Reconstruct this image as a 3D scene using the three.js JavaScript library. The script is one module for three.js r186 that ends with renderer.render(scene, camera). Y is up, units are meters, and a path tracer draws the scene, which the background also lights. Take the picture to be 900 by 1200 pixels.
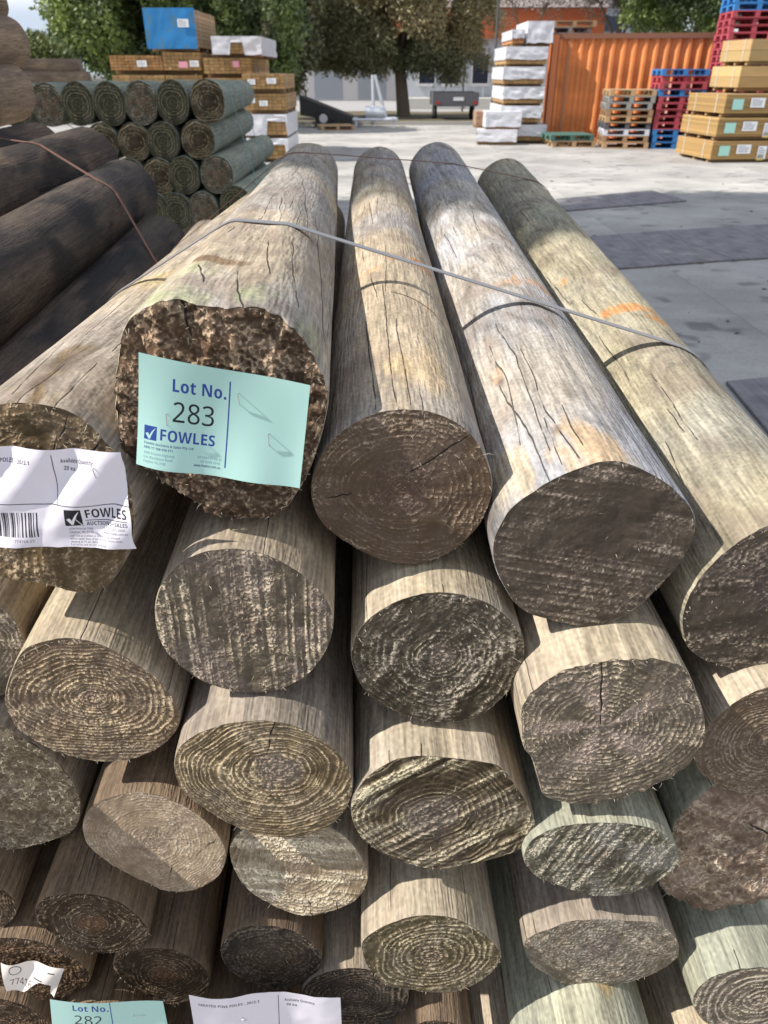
import * as THREE from 'three';
import { mergeGeometries } from 'three/addons/utils/BufferGeometryUtils.js';

// ---------------------------------------------------------------- camera, sky, sun, exposure
const scene = new THREE.Scene();
const PX = 876, CAM_H = 1.7, PITCH = 30.4 * Math.PI / 180;
const camera = new THREE.PerspectiveCamera(2 * Math.atan(600 / PX) * 180 / Math.PI, 0.75, 0.05, 400);
camera.position.set(0, CAM_H, 0); camera.rotation.x = -PITCH; camera.updateMatrixWorld();
camera.focus = 1.08; camera.userData.fStop = 8;
const renderer = new THREE.WebGLRenderer({ antialias: true });
renderer.toneMapping = THREE.LinearToneMapping; renderer.toneMappingExposure = 1.6;
renderer.shadowMap.enabled = true;
const SUN = new THREE.Vector3(-0.69, 0.71, 0.10).normalize();
const sun = new THREE.DirectionalLight(new THREE.Color(1, 0.955, 0.89), 4.4);
sun.position.copy(SUN).multiplyScalar(40).add(new THREE.Vector3(0, 0, -8)); sun.target.position.set(0, 0, -8);
sun.castShadow = true; sun.shadow.mapSize.set(2048, 2048); sun.shadow.radius = 1;
Object.assign(sun.shadow.camera, { left: -30, right: 30, top: 30, bottom: -30, near: 1, far: 100 });
scene.add(sun); scene.add(sun.target);

// ---------------------------------------------------------------- random and noise
function rng(seed) { let a = seed >>> 0; return () => { a = (a + 0x6D2B79F5) >>> 0; let t = Math.imul(a ^ (a >>> 15), 1 | a); t = (t + Math.imul(t ^ (t >>> 7), 61 | t)) ^ t; return ((t ^ (t >>> 14)) >>> 0) / 4294967296; }; }
const hash = (x, y, s) => { let h = Math.imul(x, 374761393) ^ Math.imul(y, 668265263) ^ Math.imul(s, 1274126177); h = Math.imul(h ^ (h >>> 13), 1103515245); h ^= h >>> 16; return (h & 0xffffff) / 0xffffff; };
const mod = (a, n) => ((a % n) + n) % n;
function vn(x, y, s, P = 0, Q = 0) {
  const xi = Math.floor(x), yi = Math.floor(y); let fx = x - xi, fy = y - yi; fx = fx * fx * (3 - 2 * fx); fy = fy * fy * (3 - 2 * fy);
  let x0 = xi, x1 = xi + 1, y0 = yi, y1 = yi + 1; if (P) { x0 = mod(x0, P); x1 = mod(x1, P); y0 = mod(y0, Q); y1 = mod(y1, Q); }
  const a = hash(x0, y0, s), b = hash(x1, y0, s), c = hash(x0, y1, s), d = hash(x1, y1, s);
  return a + (b - a) * fx + (c - a) * fy + (a - b - c + d) * fx * fy;
}
function fbm(x, y, s, o = 4, P = 0, Q = 0) { let v = 0, a = 0.5, n = 0; for (let i = 0; i < o; i++) { v += a * vn(x, y, s + i * 17, P, Q); n += a; a *= 0.5; x *= 2; y *= 2; P *= 2; Q *= 2; } return v / n; }
const clamp = (v, a = 0, b = 1) => Math.min(b, Math.max(a, v)), lerp = (a, b, t) => a + (b - a) * t;
const sstep = (a, b, x) => { const t = clamp((x - a) / (b - a)); return t * t * (3 - 2 * t); };

// ---------------------------------------------------------------- the sky: air and broken cloud
{
  const W = 512, H = 256, d = new Float32Array(W * H * 4);
  for (let j = 0; j < H; j++) for (let i = 0; i < W; i++) {
    const el = ((j + 0.5) / H - 0.5) * Math.PI, u = i / W, up = Math.max(0, Math.sin(el)), k = (j * W + i) * 4;
    const t = Math.pow(up, 0.45);
    let r = lerp(0.66, 0.24, t), g = lerp(0.73, 0.35, t), b = lerp(0.82, 0.58, t);
    const pr = 1 / (up + 0.22), cx = Math.cos(u * 6.2832) * Math.cos(el) * pr * 2.2, cy = Math.sin(u * 6.2832) * Math.cos(el) * pr * 2.2;
    const c = sstep(0.44, 0.68, fbm(cx + 20, cy + 20, 5, 5)) * 0.85 * sstep(-0.02, 0.08, el);
    r = lerp(r, 0.98, c); g = lerp(g, 1.0, c); b = lerp(b, 1.05, c);
    if (el < 0) { const q = sstep(0, -0.12, el); r = lerp(r, 0.22, q); g = lerp(g, 0.21, q); b = lerp(b, 0.2, q); }
    const S = 0.74; d[k] = r * S; d[k + 1] = g * S; d[k + 2] = b * S; d[k + 3] = 1;
  }
  const t = new THREE.DataTexture(d, W, H, THREE.RGBAFormat, THREE.FloatType);
  t.mapping = THREE.EquirectangularReflectionMapping; t.magFilter = THREE.LinearFilter; t.minFilter = THREE.LinearFilter; t.needsUpdate = true;
  scene.background = t; scene.environment = t;
}

// ---------------------------------------------------------------- photograph pixels to directions
const V3 = (x, y, z) => new THREE.Vector3(x, y, z), CAM = camera.position.clone();
const FW = V3(0, -Math.sin(PITCH), -Math.cos(PITCH)), UPV = V3(0, Math.cos(PITCH), -Math.sin(PITCH));
const ray = (x, y) => FW.clone().addScaledVector(UPV, (600 - y) / PX).add(V3((x - 450) / PX, 0, 0));
const at = (x, y, z) => CAM.clone().addScaledVector(ray(x, y), z);
const atD = (x, y, D) => { const r = ray(x, y); return CAM.clone().addScaledVector(r, D / -r.z); };
const onGround = (x, y, h = 0) => { const r = ray(x, y); return CAM.clone().addScaledVector(r, (h - CAM_H) / r.y); };
const onPlane = (x, y, C, n) => { const r = ray(x, y); return CAM.clone().addScaledVector(r, C.clone().sub(CAM).dot(n) / r.dot(n)); };

// ---------------------------------------------------------------- helpers: names, tags, meshes, textures
const taken = {};
const numbered = (n) => { const k = taken[n] = (taken[n] ?? -1) + 1; return k ? `${n}_${String(k).padStart(3, '0')}` : n; };
function tag(o, label, category, group, kind) { o.userData.label = label; if (category) o.userData.category = category; if (group) o.userData.group = group; if (kind) o.userData.kind = kind; return o; }
function thing(name, label, category, group, pos) { const o = new THREE.Group(); o.name = numbered(name); if (pos) o.position.copy(pos); scene.add(o); return tag(o, label, category, group); }
function mesh(name, g, m, parent = scene) { const o = new THREE.Mesh(g, m); o.name = parent === scene ? numbered(name) : name; o.castShadow = o.receiveShadow = true; parent.add(o); return o; }
function structure(name, g, m, label) { const o = mesh(name, g, m); o.userData.kind = 'structure'; if (label) o.userData.label = label; return o; }
const rgb = (r, g, b) => new THREE.Color().setRGB(r, g, b);
const std = (c, rough = 0.8, x = {}) => new THREE.MeshStandardMaterial({ color: Array.isArray(c) ? rgb(...c) : c, roughness: rough, ...x });
function dataTex(W, H, f, srgb, wrap = true) {            // f(i, j, out) writes linear or sRGB 0..1
  const d = new Uint8Array(W * H * 4), o = [0, 0, 0];
  for (let j = 0; j < H; j++) for (let i = 0; i < W; i++) { f(i, j, o); const k = (j * W + i) * 4; d[k] = clamp(o[0]) * 255; d[k + 1] = clamp(o[1]) * 255; d[k + 2] = clamp(o[2]) * 255; d[k + 3] = 255; }
  const t = new THREE.DataTexture(d, W, H); t.magFilter = THREE.LinearFilter; t.minFilter = THREE.LinearFilter;
  t.wrapS = t.wrapT = wrap ? THREE.RepeatWrapping : THREE.ClampToEdgeWrapping; if (srgb) t.colorSpace = THREE.SRGBColorSpace; t.needsUpdate = true; return t;
}
function geo(pos, uv, idx, col) { const g = new THREE.BufferGeometry(); g.setAttribute('position', new THREE.Float32BufferAttribute(pos, 3)); if (uv) g.setAttribute('uv', new THREE.Float32BufferAttribute(uv, 2)); if (col) g.setAttribute('color', new THREE.Float32BufferAttribute(col, 3)); g.setIndex(idx); g.computeVertexNormals(); return g; }
const box = (w, h, d, x = 0, y = 0, z = 0, ry = 0) => { const g = new THREE.BoxGeometry(w, h, d); if (ry) g.rotateY(ry); g.translate(x, y, z); return g; };
const bar = (a, b, r0, r1 = r0, n = 8) => { const d = b.clone().sub(a), g = new THREE.CylinderGeometry(r1, r0, d.length(), n, 1); g.translate(0, d.length() / 2, 0); g.applyQuaternion(new THREE.Quaternion().setFromUnitVectors(V3(0, 1, 0), d.normalize())); g.translate(a.x, a.y, a.z); return g; };
const merge = (a) => mergeGeometries(a.map((g) => { const q = g.index ? g.toNonIndexed() : g; return q; }));
const tint = (g, c) => { const n = g.attributes.position.count, a = new Float32Array(n * 3); for (let i = 0; i < n; i++) a.set(c, i * 3); g.setAttribute('color', new THREE.BufferAttribute(a, 3)); return g; };

// ---------------------------------------------------------------- crack rasteriser: drying checks in the wood, as depth 0..1
function strokes(W, H, list, wrapU = true, wob = 1) {
  const b = new Float32Array(W * H);
  for (const { p, w } of list) {                        // p: [[u, v] ...] in pixels, w: half width in pixels
    for (let k = 0; k + 1 < p.length; k++) {
      const [x0, y0] = p[k], [x1, y1] = p[k + 1], n = Math.ceil(Math.hypot(x1 - x0, y1 - y0) * 1.5) + 1;
      for (let i = 0; i <= n; i++) {
        const t = i / n, g = (k + t) / (p.length - 1), ww = w * (0.25 + 0.75 * Math.sin(Math.PI * clamp(0.06 + g * 0.9))), y = lerp(y0, y1, t), sd = (p[0][0] * 7) | 0, x = lerp(x0, x1, t) + wob * ((vn(y * 0.017, 3, sd) - 0.5) * 6 + (vn(y * 0.1, 5, sd) - 0.5) * 1.4), on = sstep(0.16, 0.36, vn(y * 0.045, 9, sd)), R = Math.ceil(ww + 1);
        for (let dy = -1; dy <= 1; dy++) for (let dx = -R; dx <= R; dx++) {
          const X = Math.round(x) + dx, Y = Math.round(y) + dy; if (Y < 0 || Y >= H || (!wrapU && (X < 0 || X >= W))) continue;
          const q = mod(X, W) + Y * W, v = clamp(1 - (Math.abs(X - x) - ww * 0.5) / Math.max(0.6, ww * 0.7)) * (0.25 + 0.75 * on); if (v > b[q]) b[q] = v;
        }
      }
    }
  }
  return b;
}
function randomCracks(R, W, H, n, len, w) {
  const l = [];
  for (let k = 0; k < n; k++) { let x = R() * W, y = R() * H; const m = 4 + Math.floor(R() * 8), st = len * H * (0.3 + R()) / m, drift = (R() - 0.5) * 0.03 * W / 10, p = []; for (let i = 0; i < m; i++) { p.push([x, y]); x += drift + (R() - 0.5) * W * 0.003; y += st; } l.push({ p, w: w * (0.4 + R()) }); }
  return l;
}

// ---------------------------------------------------------------- wood sides: weathered, debarked softwood
function woodSide(seed, W, H, A0, B0, o = {}) {             // A, B: two sRGB tones 0..1; o.stains [[u, v, ru, rv, colour, amount]]
  const dull = (c) => { const g = (c[0] + c[1] + c[2]) / 3; return c.map((v) => lerp(v, g, 0.22) * 0.955); }, A = dull(A0), B = dull(B0);
  const R = rng(seed), fv = o.fv ?? 1, tile = !o.once;
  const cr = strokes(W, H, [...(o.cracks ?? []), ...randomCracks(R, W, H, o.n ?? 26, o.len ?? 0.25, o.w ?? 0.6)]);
  const knots = [...(o.knots ?? [])]; for (let i = 0; i < (o.nk ?? 3); i++) knots.push([R(), R(), 0.005 + R() * 0.01]);
  const blot = o.blot ?? [0.44, 0.38, 0.34], grain = new Float32Array(W * H), asp = o.asp ?? 1;
  const N = (x, y, fx, fy, s, oc) => tile ? fbm(x * fx, y * fy, s, oc, fx, fy) : fbm(x * fx + 3, y * fy + 3, s, oc);
  const map = dataTex(W, H, (i, j, c) => {
    const u = i / W, v = j / H; let du = 0, kn = 0;
    for (const [ku, kv, kr] of knots) { let x = u - ku; x -= Math.round(x); const y = (v - kv) * asp; if (Math.abs(x) > kr * 7 || Math.abs(y) > kr * 11) continue; const d = Math.hypot(x, y * 0.6) / kr; if (d < 7) { du += Math.sign(x) * Math.exp(-d * 0.55) * kr * 1.1; kn = Math.max(kn, clamp(1.3 - d)); } }
    const w1 = N(u, v, 4, 4 * fv, seed + 3, 2) - 0.5, uu = u + du + 0.014 * w1;
    const st = N(uu, v, 64, 3 * fv, seed, 3), fine = N(uu, v, 230, 22 * fv, seed + 9, 2), speck = N(u, v, 190, 190 * fv, seed + 12, 1);
    const patch = N(uu, v, 4, 3 * fv, seed + 31, 4), p2 = N(uu, v, 11, 8 * fv, seed + 57, 4), p3 = N(uu, v, 26, 6 * fv, seed + 63, 3);
    // cathedral figure: where the lathe cuts across the growth rings, broken by weathering
    const fig = N(uu, v, 5, 2 * fv, seed + 77, 2) + 0.05 * p2, line = Math.pow(Math.abs(Math.sin(fig * 30)), 8) * (o.fig ?? 0.2) * sstep(0.42, 0.66, p2);
    const t = clamp((patch - 0.5) * 3.0 + 0.5 + (p3 - 0.5) * 0.9), mult = 0.82 + 0.26 * (st - 0.15) + 0.34 * (fine - 0.5) + 0.16 * (speck - 0.5) - line * 0.22 + 0.22 * (p3 - 0.5), dk = sstep(o.bl0 ?? 0.58, o.bl1 ?? 0.74, p2 + 0.25 * (st - 0.5) + 0.12 * (fine - 0.5)) * (o.blots ?? 0.35);
    const k = cr[j * W + i];
    for (let q = 0; q < 3; q++) { let x = lerp(A[q], B[q], t) * mult; x = lerp(x, blot[q], dk); x = lerp(x, blot[q] * 0.7, kn * 0.6 * (0.6 + 0.8 * fine)); c[q] = x; }
    for (const [su, sv, ru, rv, col, am] of o.stains ?? []) { let x = u - su; x -= Math.round(x); const e = (x / ru) ** 2 + ((v - sv) / rv) ** 2; if (e < 5) { const m = am * sstep(1.5, -0.4, e + (p2 - 0.5) * 4.5 + (st - 0.5) * 2.2 + (p3 - 0.5) * 2); for (let q = 0; q < 3; q++) c[q] = lerp(c[q], col[q] * mult / 0.92, m); } }
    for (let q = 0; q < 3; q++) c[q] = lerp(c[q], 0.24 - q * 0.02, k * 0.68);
    grain[j * W + i] = 0.62 + 0.2 * (st - 0.5) + 0.2 * (fine - 0.5) + 0.1 * (speck - 0.5) + 0.12 * (p2 - 0.5) - line * 0.08 - kn * 0.1 - k * 0.6;
  }, true);
  const bump = dataTex(W, H, (i, j, c) => { c[0] = c[1] = c[2] = grain[j * W + i]; });
  return new THREE.MeshPhysicalMaterial({ specularIntensity: 0.4, map, bumpMap: bump, bumpScale: o.bs ?? 0.007, roughness: 0.92 });
}

// ---------------------------------------------------------------- cut ends: growth rings, saw marks, checks, dirt
// s: { dark, light, core, rings, ringW, saw, sawA, sawF, noise, pith:[x,y], star, checks:[[x0,y0,x1,y1,w]], ecc, patch }
const reliefs = new Map(), WARM = [1.02, 0.99, 0.945];
function woodEnd(seed, s, N = 512) {
  const R = rng(seed), [px, py] = s.pith ?? [0, 0], ca = Math.cos(s.sawA ?? 0), sa = Math.sin(s.sawA ?? 0);
  const ck = []; for (const [x0, y0, x1, y1, w] of s.checks ?? []) { const p = []; for (let i = 0; i <= 7; i++) { const t = i / 7; p.push([(lerp(x0, x1, t) * 0.5 + 0.5) * N + (R() - 0.5) * 7, (lerp(y0, y1, t) * 0.5 + 0.5) * N + (R() - 0.5) * 7]); } ck.push({ p, w }); }
  const cr = strokes(N, N, ck, false, 0.5), pl = s.patchCol ?? [0.46, 0.42, 0.40], star = s.star ?? 0, A0 = R() * 6.28;
  const nr = (s.nr ?? 11) * 1.4, gl = (s.light[0] + s.light[1] + s.light[2]) / 3, lt = s.light.map((v) => lerp(v, gl, 0.42) * 1.02);
  const map = dataTex(N, N, (i, j, c) => {
    const x = i / N * 2 - 1, y = j / N * 2 - 1, dx = x - px, dy = (y - py) * (s.ecc ?? 1.05), th = Math.atan2(dy, dx);
    const lo = fbm(x * 1.6 + 9, y * 1.6 + 9, seed, 2) - 0.5, md = fbm(x * 7 + 5, y * 7 + 5, seed + 2, 2) - 0.5, n1 = fbm(x * 15 + 40, y * 15 + 40, seed + 13, 2), n2 = vn(x * 44 + 200, y * 44 + 200, seed + 15), n4 = vn(x * 84 + 300, y * 84 + 300, seed + 16), n3 = fbm(x * 2.6 + 11, y * 2.6 + 11, seed + 19, 3);
    const rr = Math.hypot(dx, dy) * (1 + 0.35 * lo) + 0.035 * md + 0.012 * (n1 - 0.5);
    const ph = rr * nr + 1.7 * (vn(rr * nr * 0.45 + 7, 0.5, seed + 4) - 0.5), f = ph - Math.floor(ph), jit = hash(Math.floor(ph), 7, seed);
    const ring = sstep(0.1 + 0.3 * jit, 0.8, f) * (1 - sstep(0.86, 1, f)) * (0.35 + 0.8 * jit) * sstep(0.15, 0.6, n3 + 0.5 * md + 0.12);
    const sx = x * ca + y * sa, sy = -x * sa + y * ca, bend = sy + 0.05 * (fbm(sx * 1.2 + 3, sy * 1.5 + 60, seed + 7, 2) - 0.5), band = fbm(sx * 1.1 + 7, bend * 6 + 3, seed + 6, 2);
    const sf = (s.sawF ?? 70) * 0.2, w = vn(sx * 0.8 + 50, bend * sf * 2.4 + 50, seed + 8), w2 = vn(sx * 1.6 + 70, bend * sf * 4.6 + 50, seed + 11), saw = (sstep(0.3, 0.85, w) * 0.75 + 0.5 * w2) * sstep(0.22, 0.55, band) ;
    const gr = sstep(0.38, 0.85, n2 * 0.65 + n4 * 0.35), no = s.noise ?? 0.7;
    const dens = (ring - 0.3) * (s.rings ?? 0.5) * 1.5 + (saw - 0.4) * (s.saw ?? 0.4) * 1.2 + (n1 - 0.5) * no * 0.9 + (n3 - 0.5) * 0.8;
    const fb = sstep(0.62, 0.9, n4 * 0.5 + n2 * 0.5) * sstep(0.35, 0.6, n1 + 0.25 * ring), pit = sstep(0.42, 0.16, n2 * 0.6 + n1 * 0.4);
    let t = (s.base ?? 0.25) + dens * (0.55 + 1.0 * gr) + (gr - 0.4) * 0.5 * no + fb * 0.55 * (0.35 + Math.min(no, 0.8) * 0.5) - pit * 0.4 * (0.4 + Math.min(no, 0.9) * 0.4);
    t += 0.08; if (t < 0.34) t = 0.34 * Math.exp((t - 0.34) / 0.34);
    const co = sstep((s.coreR ?? 0.3), (s.coreR ?? 0.3) * 0.45, rr + (n1 - 0.5) * 0.2 + md * 0.15) * (s.coreAmt ?? 0.4);
    let st = 0; if (star) for (let k = 0; k < 5; k++) { let d = th - A0 - k * 1.2566 - 0.5 * lo; d -= 6.2832 * Math.round(d / 6.2832); st = Math.max(st, sstep(0.3 + 0.2 * hash(k, 3, seed), 0.1, Math.abs(d) + (n1 - 0.5) * 0.2) * sstep(0.6 + 0.35 * hash(k, 4, seed), 0.3, rr + (n1 - 0.5) * 0.3)); }
    const ptc = sstep(0.48, 0.64, fbm(x * 2.2 + 31, y * 2.2 + 31, seed + 23, 3) + 0.1 * (n1 - 0.5)) * (s.patch ?? 0.35), k = cr[j * N + i];
    t = clamp(t); const core = s.core ?? [0.42, 0.36, 0.33];
    for (let q = 0; q < 3; q++) { let v = lerp(s.dark[q], lt[q], t) * WARM[q]; v = lerp(v, core[q] * (0.8 + 0.4 * gr), Math.max(co, st * star) * 0.85); v = lerp(v, pl[q] * (0.8 + 0.35 * n2), ptc * 0.6); c[q] = lerp(v, 0.11, k * 0.85); }
  }, true, false);
  const D = map.image.data, hm = (u, v) => { const k = (clamp(Math.floor(v * N), 0, N - 1) * N + clamp(Math.floor(u * N), 0, N - 1)) * 4; return (D[k] + D[k + 1] + D[k + 2]) / 765; };
  const mat = new THREE.MeshPhysicalMaterial({ specularIntensity: 0.25, map, bumpMap: map, bumpScale: (s.bs ?? 0.009) * 0.95, roughness: 1 }); mat.userData = {}; reliefs.set(mat, hm); return mat;
}

// ---------------------------------------------------------------- a pole: uneven section, taper, cut end, frayed fibres
const fibreMat = std([0.50, 0.43, 0.31], 0.9, { side: THREE.DoubleSide });
function radial(pts, n) {                                  // closed star-shaped outline -> radius over angle; index 0 at the underside
  const c = new THREE.CatmullRomCurve3(pts.map(([x, y]) => V3(x, y, 0)), true, 'centripetal').getPoints(600).map((p) => [mod(Math.atan2(p.y, p.x) + Math.PI / 2, 2 * Math.PI), Math.hypot(p.x, p.y)]).sort((a, b) => a[0] - b[0]);
  const r = []; let k = 0;
  for (let i = 0; i < n; i++) { const t = i / n * 2 * Math.PI; while (k < c.length - 1 && c[k][0] < t) k++; const a = c[mod(k - 1, c.length)], b = c[k], s = mod(b[0] - a[0], 2 * Math.PI) || 1e-6; r.push(lerp(a[1], b[1], clamp(mod(t - a[0], 2 * Math.PI) / s))); }
  for (let q = 0; q < 2; q++) { const o = r.slice(); for (let i = 0; i < n; i++) r[i] = (o[mod(i - 1, n)] + 2 * o[i] + o[mod(i + 1, n)]) / 4; }
  return r;
}
class Pole {
  constructor(o) {
    this.o = o; this.NA = o.NA ?? 128; this.L = o.L ?? 2.4; this.C = o.C; this.a = o.dir.clone().normalize();
    this.e1 = V3(0, 1, 0).cross(this.a).normalize().negate(); this.e2 = this.a.clone().cross(this.e1).normalize(); if (this.e2.y < 0) this.e2.negate();
    const n = this.a.clone().negate(), [tp, ty] = o.tilt ?? [4.5, 0]; n.addScaledVector(this.e2, Math.tan(tp * Math.PI / 180)).addScaledVector(this.e1, Math.tan(ty * Math.PI / 180)).normalize(); this.n = n;
    let pts = o.pts ?? null;
    if (o.outline) pts = o.outline.map(([x, y]) => { const q = onPlane(x, y, this.C, n).sub(this.C); return [q.dot(this.e1), q.dot(this.e2)]; });
    if (!pts) { const R = rng(o.seed), r = o.r, a = []; for (let i = 0; i < 14; i++) { const t = i / 14 * 6.2832, q = r * (1 + (R() - 0.5) * 0.06); a.push([Math.cos(t) * q, Math.sin(t) * q]); } pts = a; }
    this.r = radial(pts, this.NA); this.mean = this.r.reduce((a, b) => a + b) / this.NA; this.max = Math.max(...this.r);
  }
  slant(u, v) { return -(this.n.dot(this.e1) * u + this.n.dot(this.e2) * v) / this.n.dot(this.a); }
  taper(t) { return lerp(1, this.o.taper ?? 0.86, t); }
  radius(i, t, raw) { const NA = this.NA, w = sstep(0, 0.5, t) * 0.75, r = lerp(this.r[mod(i, NA)], this.mean, w) * this.taper(t); const k = i / NA; return raw ? r : r * (1 + (this.o.lump ?? 0.012) * (fbm(Math.cos(k * 6.2832) * 2 + t * 9 + 30, Math.sin(k * 6.2832) * 2 + 30, this.o.seed + 5, 3) - 0.5) * 2); }
  point(i, t, off = 0) { const th = i / this.NA * 2 * Math.PI - Math.PI / 2, r = this.radius(i, t) + off, u = Math.cos(th) * r, v = Math.sin(th) * r, sl = this.slant(u, v), s = sl + (this.L - sl) * t; return this.C.clone().addScaledVector(this.e1, u).addScaledVector(this.e2, v).addScaledVector(this.a, s); }
  axis(t) { return this.C.clone().addScaledVector(this.a, this.L * t); }
  uvAt(x, y) {                                             // where a photograph pixel meets the side, as u, v of its texture
    const d = ray(x, y); let best = null;
    for (let t = 0; t <= 1; t += 0.004) { const p = this.axis(t), R = this.mean * this.taper(t), q = CAM.clone().sub(p); const dn = d.clone().addScaledVector(this.a, -d.dot(this.a)), qn = q.addScaledVector(this.a, -q.dot(this.a)); const A = dn.dot(dn), B = 2 * dn.dot(qn), Cc = qn.dot(qn) - R * R, D = B * B - 4 * A * Cc; if (D < 0) continue; const k = (-B - Math.sqrt(D)) / (2 * A), h = CAM.clone().addScaledVector(d, k), s = h.clone().sub(this.C).dot(this.a), e = Math.abs(s - t * this.L); if (!best || e < best.e) best = { e, t, th: Math.atan2(h.clone().sub(p).dot(this.e2), h.clone().sub(p).dot(this.e1)) }; }
    return best ? [mod(best.th + Math.PI / 2, 2 * Math.PI) / (2 * Math.PI), best.t] : [0.5, 0.2];
  }
  build(side, end, farMat) {
    const o = this.o, NA = this.NA, R = rng(o.seed + 99), root = thing(o.name ?? 'timber_pole', o.label, 'pole', o.group, this.C);
    const ts = [0, 0.0012, 0.004, 0.009]; const NS = o.NS ?? 40; for (let k = 1; k <= NS; k++) ts.push(0.009 + 0.991 * Math.pow(k / NS, 1.5));
    const pos = [], uv = [], idx = [], rag = o.rag ?? 0.0025;
    const add = (p) => pos.push(p.x - this.C.x, p.y - this.C.y, p.z - this.C.z);
    ts.forEach((t, k) => { for (let i = 0; i <= NA; i++) { const q = i % NA, p = this.point(q, t, k === 0 ? -0.0016 : k === 1 ? -0.0004 : 0); if (k < 3) p.addScaledVector(this.a, (fbm(q * 0.35 + 4, 2, o.seed + 8, 3) - 0.4) * rag * (3 - k) / 3); add(p); uv.push(i / NA * (o.ru ?? 1), o.vm ? t * this.L / o.vm + o.seed * 0.37 : t); } });
    for (let k = 0; k + 1 < ts.length; k++) for (let i = 0; i < NA; i++) { const a = k * (NA + 1) + i, b = a + NA + 1; idx.push(a, b, a + 1, b, b + 1, a + 1); }
    mesh('round_side', geo(pos, uv, idx), side, root);
    // cut end
    const hm = reliefs.get(end), p2 = [], u2 = [], i2 = [], NR = o.NR ?? 60, rough = o.rough ?? 0.002, rim = []; for (let i = 0; i < NA; i++) { const p = this.point(i, 0, -0.0016).addScaledVector(this.a, (fbm(i * 0.35 + 4, 2, o.seed + 8, 3) - 0.4) * rag).sub(this.C); rim.push(p); }
    for (let k = 0; k <= NR; k++) for (let i = 0; i <= NA; i++) {
      const f = k / NR, q = rim[i % NA], u = q.dot(this.e1) * f, v = q.dot(this.e2) * f, s = this.slant(u, v), x = u / this.max, y = v / this.max;
      let h = (fbm(x * 5 + 20, y * 5 + 20, o.seed + 41, 4) - 0.5) * rough * 2; if (o.torn) h += (fbm(x * 7 + 20, y * 3.4 + 20, o.seed + 43, 5) - 0.5) * o.torn * 2.4 * sstep(-0.5, 0.5, y) + Math.abs(fbm(x * 16 + 20, y * 16 + 20, o.seed + 45, 3) - 0.5) * o.torn * 1.3;
      if (o.relief !== 0) h += (hm(0.5 + 0.5 * x, 0.5 + 0.5 * y) - 0.35) * (o.relief ?? 0.003);
      h *= sstep(1.0, 0.95, f) * 0.6 + 0.4;
      const e = lerp(s, q.dot(this.a), Math.pow(f, 8)) - h, p = V3().addScaledVector(this.e1, u).addScaledVector(this.e2, v).addScaledVector(this.a, e);
      p2.push(p.x, p.y, p.z); u2.push(0.5 + 0.5 * x, 0.5 + 0.5 * y);
    }
    for (let k = 0; k < NR; k++) for (let i = 0; i < NA; i++) { const a = k * (NA + 1) + i, b = a + NA + 1; i2.push(a, b, a + 1, a + 1, b, b + 1); }
    const g2 = geo(p2, u2, i2); this.face = mesh('cut_end', g2, end, root);
    // far end
    const p3 = [0, 0, 0], i3 = [], ax = this.axis(1).sub(this.C); p3[0] = ax.x; p3[1] = ax.y; p3[2] = ax.z; const u3 = [0.5, 0.5];
    for (let i = 0; i < NA; i++) { const p = this.point(i, 1).sub(this.C); p3.push(p.x, p.y, p.z); u3.push(0.5 + 0.45 * (p.dot(this.e1) - ax.dot(this.e1)) / this.max, 0.5 + 0.45 * (p.dot(this.e2) - ax.dot(this.e2)) / this.max); i3.push(0, 1 + (i + 1) % NA, 1 + i); }
    mesh('far_end', geo(p3, u3, i3), farMat ?? end, root);
    // frayed fibres on the cut
    if (o.fibres) {
      const p4 = [], i4 = []; for (let k = 0; k < o.fibres; k++) {
        const i = Math.floor(R() * NA), f = R() < 0.6 ? 0.95 + R() * 0.05 : Math.sqrt(R()) * 0.92, q = rim[i], b = V3().addScaledVector(this.e1, q.dot(this.e1) * f).addScaledVector(this.e2, q.dot(this.e2) * f); b.addScaledVector(this.a, this.slant(b.dot(this.e1), b.dot(this.e2)) - 0.001);
        const ang = R() * 6.28, len = 0.003 + R() * R() * R() * 0.014, d = V3().addScaledVector(this.e1, Math.cos(ang)).addScaledVector(this.e2, Math.sin(ang) - 0.35).addScaledVector(this.n, 0.25 + R() * 0.7).normalize(), w = V3().crossVectors(d, this.n).normalize().multiplyScalar(0.00018 + R() * 0.00025);
        const m = b.clone().addScaledVector(d, len * 0.55), t = m.clone().addScaledVector(d, len * 0.45).addScaledVector(this.e2, -len * 0.3 * R()).addScaledVector(this.e1, (R() - 0.5) * len * 0.5), n0 = p4.length / 3;
        for (const p of [b.clone().add(w), b.clone().sub(w), m.clone().add(w), m.clone().sub(w), t]) p4.push(p.x, p.y, p.z);
        i4.push(n0, n0 + 1, n0 + 2, n0 + 1, n0 + 3, n0 + 2, n0 + 2, n0 + 3, n0 + 4);
      }
      const m = mesh('frayed_fibres', geo(p4, null, i4), fibreMat, root); m.userData.kind = 'stuff';
    }
    this.root = root; return this;
  }
}

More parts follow.
